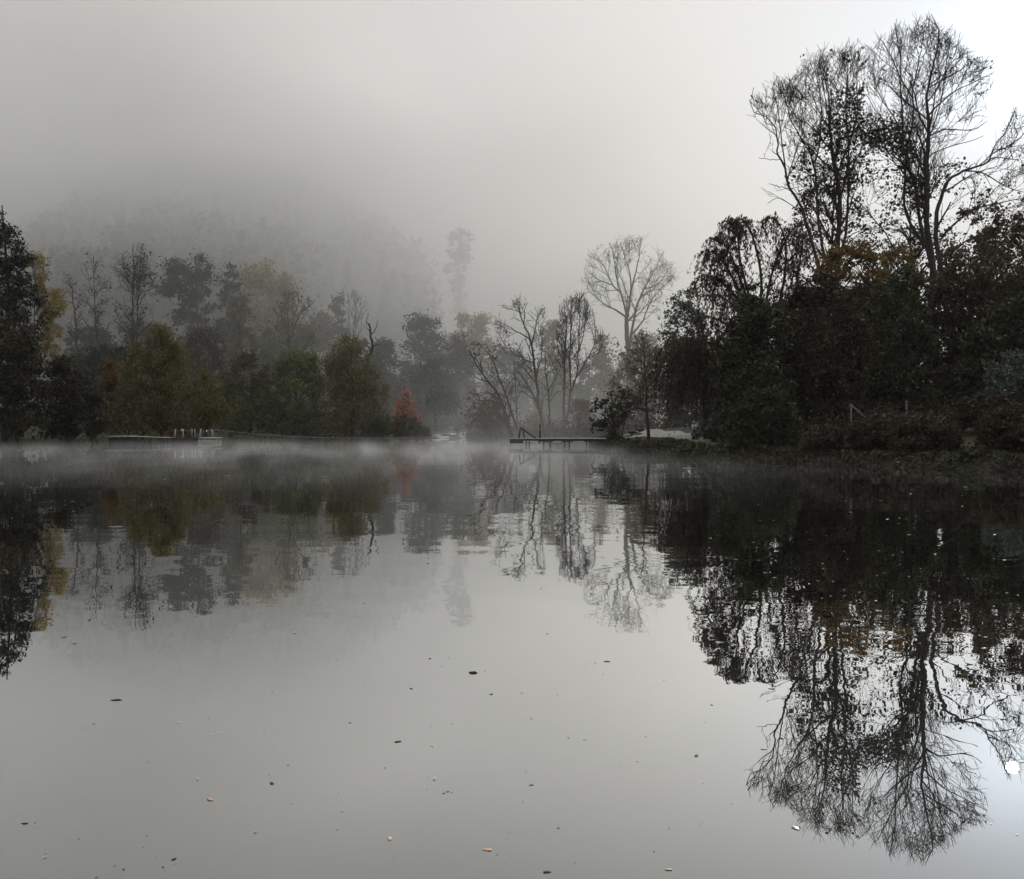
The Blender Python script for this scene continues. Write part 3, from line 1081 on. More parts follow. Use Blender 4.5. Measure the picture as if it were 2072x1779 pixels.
wood("dark rear tree behind the willow and the ochre top", 112, [(1430, 740), (1480, 640), (1600, 590), (1760, 560), (1900, 600), (1910, 850), (1430, 860)], L_DARK, 230, base=1660, size=.34, clump=1.3)
wood("grey green tree whose leaves shine at the right edge", 62, [(1975, 780), (2000, 730), (2040, 700), (2110, 690), (2150, 840), (1990, 850)], L_GREY, 50, 55, base=2075, size=.16, clump=.6)
wood("yellow green sapling in front of the wood near the right edge", 70, [(1975, 700), (1985, 650), (2000, 625), (2012, 660), (2010, 740), (1985, 750)], L_OLIVE, 26, 40, base=1995, size=.16, clump=.45, trunk_r=.08)
leafy_tree("broadleaved_tree", "thin leaved pale tree between the central bare tree and the willow", 112,
           [(1335, 660), (1342, 610), (1372, 575), (1400, 580), (1428, 560), (1440, 640), (1435, 760), (1380, 780), (1340, 720)], L_GREY, 85, 45, .24, .8, 2.5, base=1395, trunk_r=.15)
leafy_tree("broadleaved_tree", "yellowish tree behind the slender young tree and the pier bush", 118,
           [(1225, 760), (1250, 700), (1290, 670), (1330, 680), (1350, 760), (1345, 860), (1235, 865)], L_PALE, 80, 45, .26, .9, 2.5, base=1300, trunk_r=.15)

G_H = "brown bushes lining the lakeside path on the right"


def bush(label, Y, outline, leaf, n, per=70, size=.13, clump=.42, depth=1.3, group=G_H, name="bush", **k):
    leafy_tree(name, label, Y, outline, leaf, n, per, size, clump, depth, group=group, cat="shrub", stems=5, trunk_r=.04, **k)


bush("brown bush at the left end of the row, under the braced fence post", 53, [(1625, 930), (1630, 875), (1660, 860), (1695, 858), (1715, 885), (1718, 930)], L_BUSH, 60)
bush("brown bush second from the left, just right of the braced fence post", 52, [(1705, 935), (1715, 870), (1740, 850), (1775, 842), (1800, 858), (1805, 935)], L_BUSH, 80)
bush("reddish brown bush in the middle of the row, under the plain fence post", 51, [(1790, 938), (1800, 862), (1830, 850), (1870, 838), (1900, 862), (1905, 935)], L_MURK, 90, leaf2=L_BUSH)
bush("brown bush fourth in the row, left of the gap showing the path", 50.5, [(1890, 940), (1898, 870), (1925, 840), (1945, 880), (1950, 940)], L_BUSH, 50)
bush("large brown bush at the right edge beyond the gap", 49.5, [(1975, 925), (1985, 850), (2020, 820), (2080, 810), (2130, 850), (2130, 945), (2000, 945)], L_BUSH, 130, leaf2=L_MURK)
bush("low olive shrub at the water's edge below the gap", 46.5, [(1925, 945), (1945, 905), (1985, 905), (2010, 930), (2010, 955)], L_MURKG, 36)
bush("tall brown bush behind the row, right of the tallest trunk", 57, [(1925, 870), (1940, 810), (1985, 790), (2035, 800), (2060, 860), (2000, 890)], L_MURK, 70, leaf2=L_BUSH)
bush("dark green shrub leaning over the bank under the weeping willow", 57, [(1470, 915), (1480, 840), (1510, 790), (1570, 780), (1620, 830), (1630, 920)], L_DARK, 150)
bush("blue green shrub behind the path left of the dark shrub", 72, [(1400, 885), (1410, 850), (1440, 835), (1490, 845), (1500, 890)], L_GREY, 50)

# ---- the left shore
G_L = "trees on the far left shore"
leafy_tree("pine_tree", "tall dark pine at the left edge, tallest tree on the left shore", 95,
           [(-60, 560), (-30, 450), (3, 404), (22, 428), (40, 478), (62, 500), (70, 530), (68, 570), (96, 590), (95, 650), (80, 690), (85, 860), (-60, 860)], L_PINE, 190, 95, .16, .75, 3.0, base=8, trunk_r=.3,
           trunk_top=(4, 415), squash=.9, aspect=2.2, group=G_L)
leafy_tree("birch_tree", "golden birch half hidden behind the tall dark pine", 104,
           [(50, 520), (62, 503), (92, 512), (100, 545), (92, 580), (110, 578), (135, 590), (140, 612), (122, 640), (141, 642), (138, 665), (122, 700), (108, 740), (85, 740), (80, 600)], L_GOLD, 120, 46, .15, .5, 2.0,
           base=85, trunk_r=.16, bark=BARK_PALE, droop=.6, group=G_L)
leafy_tree("broadleaved_tree", "dark brown tree in front of the tall pine", 91, [(-60, 640), (0, 610), (60, 640), (95, 720), (105, 880), (-60, 885)], L_BLACK, 150, 90, .2, .8, 2.5, base=30, group=G_L, leaf2=L_MURK)
leafy_tree("broadleaved_tree", "dark bushy tree under the golden birch", 96, [(70, 780), (95, 730), (130, 715), (180, 760), (220, 820), (225, 885), (80, 888)], L_BLACK, 110, 90, .2, .8, 2.5, base=145, group=G_L)
G_A = "alders standing in the mist on the left"
bare_tree("alder_tree", "slim alder with a bent trunk, middle of the three tall thin alders at left", 130, [
    ([(210, 850), (206, 760), (198, 690), (192, 640), (189, 516)], .24, .03)],
    [(140, 612), (148, 560), (165, 530), (190, 513), (214, 538), (224, 562), (216, 610), (208, 670), (180, 680), (160, 650)],
    [(3.0, 2.8), (1.9, 1.5), (2.0, .9)], 3.0, L_DARK, None, 4, .22, .3, up=.04, angle=(35, 65), twig_r=.022, t0=.45, group=G_A)
bare_tree("alder_tree", "tallest alder, straight twin trunk, right of the slim bent one", 128, [
    ([(268, 850), (268, 720), (268, 640), (270, 492)], .28, .03),
    ([(272, 850), (277, 700), (279, 600), (287, 495)], .2, .03)],
    [(220, 608), (228, 545), (238, 500), (262, 492), (292, 488), (302, 520), (320, 556), (328, 590), (315, 660), (300, 700), (245, 700), (228, 650)],
    [(2.6, 3.2), (1.8, 1.6), (2.0, .9)], 3.6, L_DARK, None, 3, .22, .3, up=.06, angle=(35, 65), twig_r=.022, t0=.4, group=G_A)
bare_tree("alder_tree", "smallest of the three tall thin alders, leaning, nearest the golden birch", 132, [
    ([(158, 850), (156, 700), (150, 620), (140, 556)], .18, .03)],
    [(120, 575), (133, 552), (160, 565), (170, 640), (165, 700), (140, 700), (126, 640)],
    [(3.0, 2.5), (1.8, 1.3), (2.0, .8)], 2.6, L_DARK, None, 4, .22, .3, up=.03, angle=(35, 65), twig_r=.022, t0=.4, group=G_A)
G_M = "trees of the misty far shore"


def far(label, Y, outline, leaf, n, per=60, size=.32, clump=1.1, depth=4, name="broadleaved_tree", **k):
    k.setdefault("group", G_M)
    leafy_tree(name, label, Y, outline, leaf, n, int(per * 1.45), size, clump, depth, **k)


far("broad dark pine crown, right of the three alders", 150, [(322, 580), (330, 545), (345, 522), (372, 522), (398, 506), (425, 520), (440, 545), (445, 640), (435, 860), (340, 860), (345, 640)], L_PINE, 150, 75, .3, 1.1, name="pine_tree", base=392, trunk_r=.3)
far("small dark pine leaning on the right side of the broad pine", 152, [(436, 575), (452, 545), (470, 528), (486, 548), (497, 590), (490, 700), (485, 860), (430, 860)], L_PINE, 80, 70, .3, 1.0, name="pine_tree", base=462)
far("pale grey leaved tree in front of the small dark pine", 138, [(450, 640), (466, 600), (488, 575), (508, 600), (522, 650), (530, 760), (520, 860), (440, 860), (445, 720)], L_PALE, 90, 60, .28, .9, base=482)
far("faded golden tree far behind the pale grey one", 172, [(482, 560), (500, 535), (540, 526), (556, 556), (580, 548), (604, 576), (612, 640), (600, 720), (500, 720)], L_GOLD, 100, 60, .42, 1.4, base=545)
far("orange tinted tree far behind the dark branched alder", 170, [(610, 700), (620, 650), (645, 615), (665, 640), (670, 720)], L_OCHRE, 35, 55, .42, 1.2, base=640)
bare_tree("alder_tree", "dark branched alder with a spreading open top above the far shrubs", 136, [
    ([(586, 860), (586, 780), (585, 700), (583, 660), (578, 596)], .26, .04),
    ([(585, 690), (600, 650), (618, 625), (634, 614)], .14, .02), ([(584, 670), (570, 640), (560, 605)], .12, .02), ([(586, 700), (560, 690), (540, 670)], .1, .02),
    ([(590, 660), (602, 620), (606, 592)], .1, .02), ([(586, 720), (620, 700), (640, 670)], .1, .02)],
    [(536, 680), (552, 620), (560, 594), (582, 582), (612, 588), (638, 612), (642, 660), (640, 720), (600, 740), (545, 720)],
    [(1.4, 2.8), (1.7, 1.5), (2.0, .9)], 3.4, L_OLIVE, None, 3, .24, .35, up=.05, twig_r=.024, group=G_A)
far("olive brown tree below the pale grey leaved tree", 122, [(440, 770), (470, 710), (510, 700), (545, 730), (570, 800), (575, 885), (435, 888)], L_OLIVE, 120, 80, .22, .9, base=505, leaf2=L_BROWN)
far("dark olive tree around the foot of the branched alder", 120, [(530, 790), (560, 720), (600, 700), (645, 720), (668, 790), (665, 886), (530, 888)], L_OLIVE, 120, 80, .22, .9, base=605)
far("brown leaved tree under the broad pine", 130, [(360, 720), (395, 660), (440, 650), (470, 720), (480, 880), (380, 880)], L_BROWN, 90, 75, .24, .9, base=425)
far("dark tree between the alders and the green willow", 124, [(130, 800), (150, 720), (200, 690), (262, 700), (300, 760), (300, 880), (140, 885)], L_DARK, 140, 80, .24, 1.0, base=230)
leafy_tree("willow_tree", "yellow green domed willow left of the raft", 103, [(205, 875), (222, 820), (238, 775), (248, 735), (272, 690), (305, 662), (325, 645), (345, 648), (364, 664), (382, 700), (396, 742), (412, 780), (412, 850), (405, 876)],
           L_WILLOW, 190, 110, .13, .7, 2.6, base=330, droop=.9, aspect=2.4, group=G_L, trunk_r=.25, leaf2=None)
leafy_tree("willow_tree", "low green willow lobe hanging over the raft", 101, [(376, 820), (390, 765), (410, 738), (440, 750), (460, 790), (470, 835), (448, 862), (390, 862)], L_WILLOW, 70, 100, .13, .6, 1.8, base=412,
           droop=.9, aspect=2.4, group=G_L, trunk_r=.14)
leafy_tree("yellow_bush", "small yellow leaved bush at the left flank of the domed willow", 106, [(203, 760), (212, 733), (228, 722), (246, 738), (246, 780), (230, 850), (215, 850)], L_OCHRE, 36, 60, .18, .5, 1.2, base=226, trunk_r=.08, cat="shrub", stems=3)
leafy_tree("willow_tree", "yellow green willow beside the broken trunk, left of the red tree", 117, [(650, 760), (656, 710), (684, 672), (706, 660), (724, 684), (742, 728), (764, 738), (782, 752), (788, 790), (774, 826), (764, 866), (690, 880), (655, 860)],
           L_WILLOW, 170, 100, .14, .75, 2.6, base=712, droop=1.0, aspect=2.4, group=G_M, trunk_r=.28)
bare_tree("broken_tree", "dark dead trunk, crooked and broken, rising behind the yellow green willow", 121, [
    ([(738, 860), (740, 780), (744, 728), (754, 704), (751, 680), (747, 655)], .3, .1, 0, 0, .8),
    ([(753, 702), (764, 696), (768, 700)], .12, .05, .3), ([(750, 678), (760, 666), (764, 650)], .11, .03, -.3), ([(748, 664), (742, 648), (746, 636)], .1, .03, .2)],
    [(725, 720), (735, 630), (770, 630), (775, 720)], [(.7, .8), (1.4, .5)], 1.2, up=.1, twig_r=.02)
bare_tree("bare_tree", "faint bare tree with upright rods behind the yellow green willow", 165, [
    ([(706, 860), (705, 760), (704, 700), (706, 596)], .22, .03), ([(706, 740), (722, 660), (740, 606)], .16, .03), ([(704, 730), (690, 660), (690, 600)], .14, .03), ([(712, 700), (718, 640), (720, 590)], .12, .03)],
    [(672, 720), (676, 620), (692, 588), (720, 584), (745, 600), (746, 660), (735, 730)], [(1.2, 3.0), (1.5, 1.7), (1.6, .9)], 3.6, up=.14, twig_r=.028)
far("blurred tree behind the yellow green willow, left of the bare rods", 168, [(660, 700), (668, 610), (684, 584), (700, 600), (706, 680), (700, 860), (665, 860)], L_BROWN, 60, 60, .36, 1.0, base=684)
far("dark conifer topped by two knobs, above the red tree", 155, [(815, 700), (822, 642), (838, 627), (856, 640), (876, 630), (894, 652), (896, 720), (908, 860), (800, 866), (806, 760)], L_PINE, 130, 75, .3, 1.1, name="pine_tree", base=855)
far("dim dark tree between the willow and the conifer", 150, [(738, 760), (752, 690), (778, 672), (806, 720), (815, 870), (745, 870)], L_DARK, 100, 70, .3, 1.1, base=778)
far("dim dark tree behind the stream mouth", 150, [(888, 760), (900, 700), (920, 676), (948, 690), (965, 760), (968, 860), (890, 864)], L_DARK, 100, 70, .3, 1.1, base=925)
far("faded golden tree in the fog up behind the stream mouth", 178, [(900, 700), (915, 640), (950, 622), (985, 640), (1004, 690), (1010, 760), (900, 760)], L_GOLD, 70, 60, .42, 1.4, base=955)
far("misty tree behind the two bare trees at the pier", 172, [(1080, 740), (1098, 670), (1120, 640), (1142, 670), (1155, 760), (1150, 865), (1085, 865)], L_PALE, 70, 60, .38, 1.3, base=1120)
far("misty dark tree behind the leaning tree", 165, [(975, 760), (1000, 700), (1040, 690), (1080, 740), (1085, 865), (975, 865)], L_DARK, 90, 60, .36, 1.3, base=1030)
far("misty orange tree behind the many stemmed bare tree", 170, [(1165, 780), (1185, 700), (1220, 660), (1245, 690), (1255, 865), (1165, 866)], L_RUST, 70, 60, .36, 1.2, base=1210)
far("misty pale tree low behind the central bare tree", 175, [(1235, 760), (1260, 690), (1300, 660), (1345, 690), (1360, 866), (1235, 868)], L_PALE, 80, 60, .38, 1.3, base=1300)
far("ghostly tall tree fading into the fog above the conifer", 262, [(896, 560), (902, 500), (912, 466), (934, 455), (958, 474), (956, 520), (940, 560), (950, 640), (906, 640), (912, 580)], L_DARK, 90, 26, .5, 1.0, base=928)
far("grey green shrubby tree beside the red tree", 126, [(846, 836), (856, 800), (876, 770), (905, 782), (925, 795), (936, 828), (900, 838)], L_GREY, 60, 55, .22, .8, base=885)
far("dark shrubby tree between the willow and the red tree", 118, [(730, 886), (745, 850), (775, 830), (800, 850), (810, 886)], L_OLIVE, 50, 60, .2, .7, base=775)
far("dim dark tree behind the alder trunks, between pine and birch", 146, [(100, 800), (115, 700), (160, 650), (220, 660), (250, 720), (255, 860), (105, 864)], L_DARK, 130, 70, .3, 1.1, base=175)
far("dim brown tree behind the domed willow's top, left of the broad pine", 144, [(225, 760), (245, 680), (290, 640), (340, 660), (375, 740), (380, 860), (230, 864)], L_BROWN, 120, 70, .3, 1.1, base=300)
far("dim olive tree behind the branched alder's foot", 148, [(500, 760), (520, 680), (570, 640), (640, 660), (672, 740), (670, 864), (500, 864)], L_OLIVE, 140, 70, .3, 1.1, base=612)
far("dim tree behind the broken dead trunk", 146, [(680, 760), (700, 700), (740, 680), (780, 720), (790, 864), (690, 864)], L_DARK, 80, 70, .3, 1.1, base=745)
far("low dim tree right of the conifer, above the grey shrubby tree", 140, [(820, 800), (840, 740), (880, 720), (920, 750), (935, 864), (825, 864)], L_DARK, 80, 65, .28, 1.0, base=880)
far("low misty shrubs' taller tree behind the pier post", 150, [(1080, 820), (1100, 780), (1150, 770), (1200, 790), (1215, 866), (1085, 866)], L_OLIVE, 70, 60, .3, 1.0, base=1145)
# red tiered tree
leafy_tree("red_tree", "small pointed tree with bright red leaves on the far shore", 112, [(788, 852), (800, 824), (797, 818), (808, 802), (806, 796), (818, 776), (829, 792), (828, 800), (842, 812), (838, 822), (858, 850), (840, 858), (805, 858)], L_RED, 150, 34, .13, .27, 1.5,
           base=819, trunk_r=.09, squash=.25, flat=.5, trunk_top=(819, 786))
leafy_tree("brown_bush", "brown green bush around the foot of the red tree", 110, [(780, 886), (795, 850), (820, 838), (850, 845), (868, 866), (872, 886)], L_BROWN, 50, 60, .17, .55, 1.3, base=828, trunk_r=.05, cat="shrub", stems=4)
leafy_tree("rusty_bush", "rust coloured bush on the shore under the leaning tree", 117, [(940, 870), (950, 830), (985, 800), (1020, 815), (1038, 870)], L_RUST, 55, 55, .18, .6, 1.5, base=995, trunk_r=.05, cat="shrub", stems=4)
leafy_tree("yellow_bush", "small yellow bush behind the pier's wooden frame", 121, [(1060, 870), (1064, 842), (1085, 832), (1106, 845), (1108, 870)], L_GOLD, 30, 35, .16, .45, 1.2, base=1084, trunk_r=.05, cat="shrub", stems=4)
leafy_tree("rusty_bush", "dull red bush under the upright many stemmed tree", 122, [(1150, 862), (1152, 820), (1175, 800), (1200, 820), (1205, 862)], L_RUST, 40, 45, .18, .55, 1.4, base=1176, trunk_r=.05, cat="shrub", stems=4)
leafy_tree("rusty_bush", "dark red bush at the left end of the boarding stage", 98.5, [(338, 892), (342, 868), (352, 860), (358, 876), (352, 894)], L_RUST, 14, 45, .13, .28, .6, base=347, trunk_r=.03, cat="shrub", stems=4)


# ------------------------------------------------------------------ hill wood (one mass) and undergrowth
def conifer_cloud(n):
    pts, Vt, Ft, nv = [], [], [], 0
    k = 0
    P = []
    while k < n:
        px = random.uniform(-150, 860)
        y = random.uniform(225, 345)
        x = X(px, y)
        P.append((x, y))
        k += 1
    Z = ground(np.array(P))
    for (x, y), z in zip(P, Z):
        con = random.random() < .5
        h = random.choice((random.uniform(6, 12), random.uniform(9, 17), random.uniform(13, 21)))
        r = h * (random.uniform(.15, .24) if con else random.uniform(.28, .42))
        m = 190
        t = RNG.uniform(0.08, 1, m) ** .8
        a = RNG.uniform(0, 2 * np.pi, m)
        rr = (r * (1 - t) if con else r * np.sqrt(np.clip(1 - (1.7 * t - .85) ** 2, 0, 1))) * RNG.uniform(.35, 1.15, m) + .12
        pts.append(np.stack([x + np.cos(a) * rr, y + np.sin(a) * rr, z + t * h], 1))
        V, F = tubes([(np.array([(x, y, z - .3), (x, y, z + h)]), np.array([.25, .03]))], 4)
        Vt.append(V)
        Ft.append(F[0] + nv)
        nv += len(V)
    LV, LF = leaf_quads(np.concatenate(pts), 1.1, 1.5, .3)
    V = np.concatenate(Vt + [LV])
    fm = np.concatenate([np.zeros(sum(map(len, Ft)), int), np.ones(len(LF), int)])
    me = mesh_np("forest", V, [np.concatenate(Ft), LF + nv], [BARK, L_FOREST], fm)
    o = add_mesh("forest", me)
    o["kind"] = "stuff"
    tag(o, "mixed wood on the hillside fading into the fog", "forest")


conifer_cloud(1100)


def shore_scatter(name, label, cat, pts, leaf, size, h, per, spread, aspect=2.0):
    P = np.array(pts, float)
    P = np.repeat(P, per, 0) + RNG.normal(0, spread, (len(P) * per, 2))
    z = ground(P)
    m = z > -0.22
    P, z = P[m], np.maximum(z[m], 0.0)
    hh = np.abs(RNG.normal(0, .5, len(P))) * h
    q = np.column_stack([P, z + .03 + hh])
    V, F = leaf_quads(q, size, aspect)
    o = add_mesh(name, mesh_np(name, V, [F], [leaf]))
    o["kind"] = "stuff"
    return tag(o, label, cat)


def along(poly, step, inset=(0.1, 1.6)):
    out = []
    for (a, b), (c, d) in zip(poly[:-1], poly[1:]):
        L = math.hypot(c - a, d - b)
        nx_, ny_ = -(d - b) / L, (c - a) / L
        for _ in range(int(L / step) + 1):
            f, s = random.random(), random.uniform(*inset)
            out.append((a + (c - a) * f - nx_ * s, b + (d - b) * f - ny_ * s))
    return out


right_shore = [(62, 20), (42, 32), (28, 39.5), (21.7, 43.4), (19.4, 46.5), (16, 50), (12.3, 55), (10.7, 61), (8.9, 70), (7.7, 79), (7.3, 84), (7.2, 90), (8.2, 98), (10.0, 107)]
bank = along(right_shore, .10, (-.25, 1.5))
shore_scatter("undergrowth", "low dark green weeds on the bank between the pier and the willow", "undergrowth", [p for p in bank if p[1] > 57], L_DARK, .11, .20, 40, .22)
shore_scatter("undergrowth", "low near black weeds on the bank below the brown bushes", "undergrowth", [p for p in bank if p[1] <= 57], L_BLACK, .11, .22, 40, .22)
clumps = []
for a, b in along(right_shore, 1.1, (-.15, 1.3)):
    clumps += [(a + random.gauss(0, .25), b + random.gauss(0, .25)) for _ in range(5)]
shore_scatter("undergrowth", "taller dull green tufts standing along the right bank", "undergrowth", [p for p in clumps if p[1] > 55], L_MURKG, .14, .34, 26, .2, 2.6)
clumps = []
for a, b in along(right_shore, 2.6, (-.1, 1.2)):
    clumps += [(a + random.gauss(0, .3), b + random.gauss(0, .3)) for _ in range(5)]
shore_scatter("undergrowth", "withered brown tufts standing along the right bank", "undergrowth", clumps, L_BUSH, .12, .30, 22, .2, 2.6)
shore_scatter("undergrowth", "brown undergrowth beneath the trees of the right wood", "undergrowth",
              [(X(px, Y), Y) for px, Y in zip(RNG.uniform(1480, 2250, 900), RNG.uniform(60, 108, 900))], L_MURK, .2, 1.0, 26, .5)
shore_scatter("undergrowth", "dark undergrowth along the left and far shore", "undergrowth",
              along([(-90, 84), (-72, 88), (-56, 91), (-46, 95), (-39, 101), (-33, 110), (-25, 116), (-14, 119), (-10.4, 124.5)][::-1], .14, (-7, 0))
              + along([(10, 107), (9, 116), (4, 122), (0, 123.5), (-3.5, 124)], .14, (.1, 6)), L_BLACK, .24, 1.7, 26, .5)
shore_scatter("undergrowth", "grey green reeds and weeds beside the stream mouth", "undergrowth",
              along([(-13.0, 124.5), (-12.0, 131), (-9.8, 140)], .2, (-.4, 4)) + along([(-3.6, 124.5), (-4.5, 131), (-5.0, 140)], .2, (-3, .0)), L_GREY, .2, .9, 26, .35, 3.0)
grass_pts = []
for (a, b), (c, d) in zip(PATH[:-1], PATH[1:]):
    L = math.hypot(c - a, d - b)
    nx_, ny_ = -(d - b) / L, (c - a) / L
    for _ in range(int(L * 9)):
        f = random.random()
        s = random.choice((-1, 1)) * random.uniform(1.15, 2.8)
        if b + (d - b) * f > 78:
            continue
        grass_pts.append((a + (c - a) * f + nx_ * s, b + (d - b) * f + ny_ * s))
shore_scatter("grass", "short green grass on both sides of the pale path", "grass", grass_pts, L_GREEN, .08, .14, 40, .25, 3.0)

# ------------------------------------------------------------------ stream with flat stones
M_STONE = noise_mat("wet_stone", [(.3, (.07, .07, .07)), (.7, (.20, .20, .19))], 3, .25, 5, .3, spec=.8)
G_S = "flat wet stones in the stream mouth"
m_st, nt, out = new_mat("stream_water")
tc = nt.nodes.new("ShaderNodeTexCoord")
sn = nnoise(tc.outputs["Object"], 1.6, 3.0, (.6, 1.6, 1))
ss = nt.nodes.new("ShaderNodeSeparateColor")
nt.links.new(sn.outputs["Color"], ss.inputs[0])
geo = nt.nodes.new("ShaderNodeNewGeometry")
cb = nt.nodes.new("ShaderNodeCombineXYZ")
nt.links.new(nmath("MULTIPLY", nmath("SUBTRACT", ss.outputs[0], .5), .25), cb.inputs[0])
nt.links.new(nmath("MULTIPLY", nmath("SUBTRACT", ss.outputs[1], .5), .5), cb.inputs[1])
va = nt.nodes.new("ShaderNodeVectorMath")
nt.links.new(geo.outputs["Normal"], va.inputs[0])
nt.links.new(cb.outputs[0], va.inputs[1])
vn = nt.nodes.new("ShaderNodeVectorMath")
vn.operation = "NORMALIZE"
nt.links.new(va.outputs[0], vn.inputs[0])
pb = nt.nodes.new("ShaderNodeBsdfPrincipled")
fo = nnoise(tc.outputs["Object"], 1.0, 4.0, (.55, 2.6, 1), (3.1, 0, 0))
nt.links.new(ramp(nt, fo.outputs["Fac"], [(.47, (.02, .022, .02)), (.53, (.72, .74, .74))]), pb.inputs["Base Color"])
pb.inputs["Roughness"].default_value = .25
pb.inputs["IOR"].default_value = 1.45
nt.links.new(vn.outputs[0], pb.inputs["Normal"])
nt.links.new(pb.outputs[0], out.inputs["Surface"])
strip("stream", [(X(893, 123.6), 123.6), (X(902, 127), 127), (X(903, 130), 130), (X(920, 134), 134), (X(926, 139), 139)], [6.0, 5.0, 4.2, 2.6, 1.2], m_st, .22, 10)
stone_me = []
for k in range(4):
    mb = MB()
    n = 10
    a = np.linspace(0, 2 * np.pi, n, endpoint=False)
    r = RNG.uniform(.75, 1.1, n)
    lo = np.stack([np.cos(a) * r * .55, np.sin(a) * r * .3, np.full(n, -.12)], 1)
    md = np.stack([np.cos(a) * r * .52, np.sin(a) * r * .29, np.full(n, .05)], 1)
    hi = np.stack([np.cos(a) * r * .42, np.sin(a) * r * .22, .08 + RNG.uniform(-.015, .015, n)], 1)
    i = np.arange(n)
    j = (i + 1) % n
    F = [np.stack([i, j, j + n, i + n], 1), np.stack([i + n, j + n, j + 2 * n, i + 2 * n], 1), (np.arange(n) + 2 * n)[None, :]]
    mb.add(np.concatenate([lo, md, hi]), F)
    stone_me.append(mesh_np("stone", np.concatenate(mb.v), [np.concatenate(x) for x in mb.f.values()], [M_STONE], smooth=False))
for k in range(64):
    f = random.random() ** .8
    Y = 123.3 + 14.5 * f
    px = 893 + 33 * f + random.uniform(-1, 1) * (62 - 38 * f)
    x = X(px, Y)
    o = add_mesh("stone", stone_me[k % 4], None, (x, Y, max(0.02, gz(x, Y) + .25)))
    o.rotation_euler = (random.uniform(.02, .10), 0, random.uniform(-.3, .3))
    q = random.uniform(.5, 1.3)
    o.scale = (q * 1.5, q, q)
    tag(o, "flat wet stone lying in the stream mouth left of the pier", "stone", G_S)

# ------------------------------------------------------------------ pier
M_WOOD = noise_mat("dark_weathered_wood", [(.3, (.022, .021, .02)), (.7, (.06, .057, .052))], 3, .8, 6, .3, (1, 6, 6))
M_PLANK = noise_mat("worn_deck_planks", [(.3, (.34, .33, .31)), (.7, (.52, .51, .48))], 4, .6, 6, .2, (6, 1, 1))
M_ROPE = noise_mat("grey_rope", [(.3, (.18, .17, .15)), (.7, (.32, .30, .27))], 30, .9)
M_METAL = noise_mat("galvanised_steel", [(.3, (.36, .36, .36)), (.7, (.52, .52, .52))], 8, .45, 4, spec=.6)
M_POST = noise_mat("weathered_post", [(.3, (.10, .10, .095)), (.7, (.19, .185, .175))], 6, .8)
M_WHITE = noise_mat("white_plastic", [(.3, (.6, .6, .58)), (.7, (.75, .75, .73))], 6, .5)
M_DARKSTEEL = noise_mat("dark_steel", [(.3, (.03, .033, .038)), (.7, (.06, .065, .07))], 6, .5)
YP = 86.0
pz = lambda py, Y=YP: W(1036, py, Y).z
px_ = lambda p, Y=YP: X(p, Y)
pier = thing("pier", "dark wooden pier reaching left over the water from the bush", "pier", (px_(1125), YP + .6, 0))
pl = V3(pier.location)


def part(mb, name, mat, parent, org, smooth=False):
    V = np.concatenate(mb.v) - np.array(org)
    F = [np.concatenate(x) for x in mb.f.values()]
    return add_mesh(name, mesh_np(name, V, F, [mat], smooth=smooth), parent)


dt, db = pz(887), pz(892)
mb = MB()
x = px_(1031.5)
while x < px_(1224):
    wd = .14
    mb.box((x, YP - .05, dt - .045 + random.uniform(-.004, .004)), (x + wd - .012, YP + 1.35, dt + random.uniform(-.004, .004)))
    x += wd
part(mb, "deck", M_PLANK, pier, pl)
for yy in (YP, YP + 1.2):
    mb = MB().box((px_(1031.8), yy, db), (px_(1222), yy + .1, dt - .05))
    part(mb, "beam", M_WOOD, pier, pl)
mb = MB().box((px_(1031.5), YP - .06, pz(897.3)), (px_(1059), YP - .003, dt - .047))
mb.box((px_(1031.2), YP - .003, pz(897.3)), (px_(1031.2) + .06, YP + 1.3, dt - .047))
part(mb, "fender_board", M_WOOD, pier, pl)
for pp, yy in ((1065, 0), (1071.7, 1.15), (1100.8, 1.15), (1113.5, 0), (1142.5, 0), (1153.7, 1.15), (1187, 0), (1196, 1.15)):
    mb = MB().tube([(px_(pp), YP + yy + .05, -.9), (px_(pp), YP + yy + .05, db - .06)], .075, 8)
    part(mb, "pile", M_WOOD, pier, pl, True)
for a, b in ((1090, 1119), (1137.8, 1159.5), (1183, 1200)):
    mb = MB().box((px_(a), YP - .02, db - .09), (px_(b), YP + 1.3, db - .003))
    part(mb, "crossbeam", M_WOOD, pier, pl)
mb = MB()
for a, b, c, d in ((1071, 894, 1084, 899.5), (1084, 899.5, 1113, 894.5), (1113, 894.5, 1129, 899.8), (1129, 899.8, 1143, 894.5), (1100, 893.5, 1113, 899)):
    mb.tube([W(a, b, YP + .05), W(c, d, YP + .05)], .018, 5)
part(mb, "tie_rod", M_DARKSTEEL, pier, pl)
mb = MB().bar(W(1050, 887.2, YP + .25), W(1053.3, 865.5, YP + .25), .12, .12)
part(mb, "frame_leg", M_WOOD, pier, pl)
mb = MB().bar(W(1061, 887.2, YP + 1.05), W(1058, 868, YP + 1.05), .1, .1)
part(mb, "frame_leg", M_WOOD, pier, pl)
mb = MB().bar(W(1053.5, 866, YP + .4), W(1085, 887.6, YP + .4), .12, .12)
mb.bar(W(1054, 866.8, YP + .2), W(1056.5, 867, YP + 1.15), .1, .1)
part(mb, "frame_strut", M_WOOD, pier, pl)
mb = MB().bar(W(1089, 893, YP - .03), W(1093, 897.5, YP - .03), .12, .06).bar(W(1093, 897.5, YP - .03), W(1093, 892.5, YP - .03), .06, .06)
part(mb, "knee_bracket", M_WOOD, pier, pl)
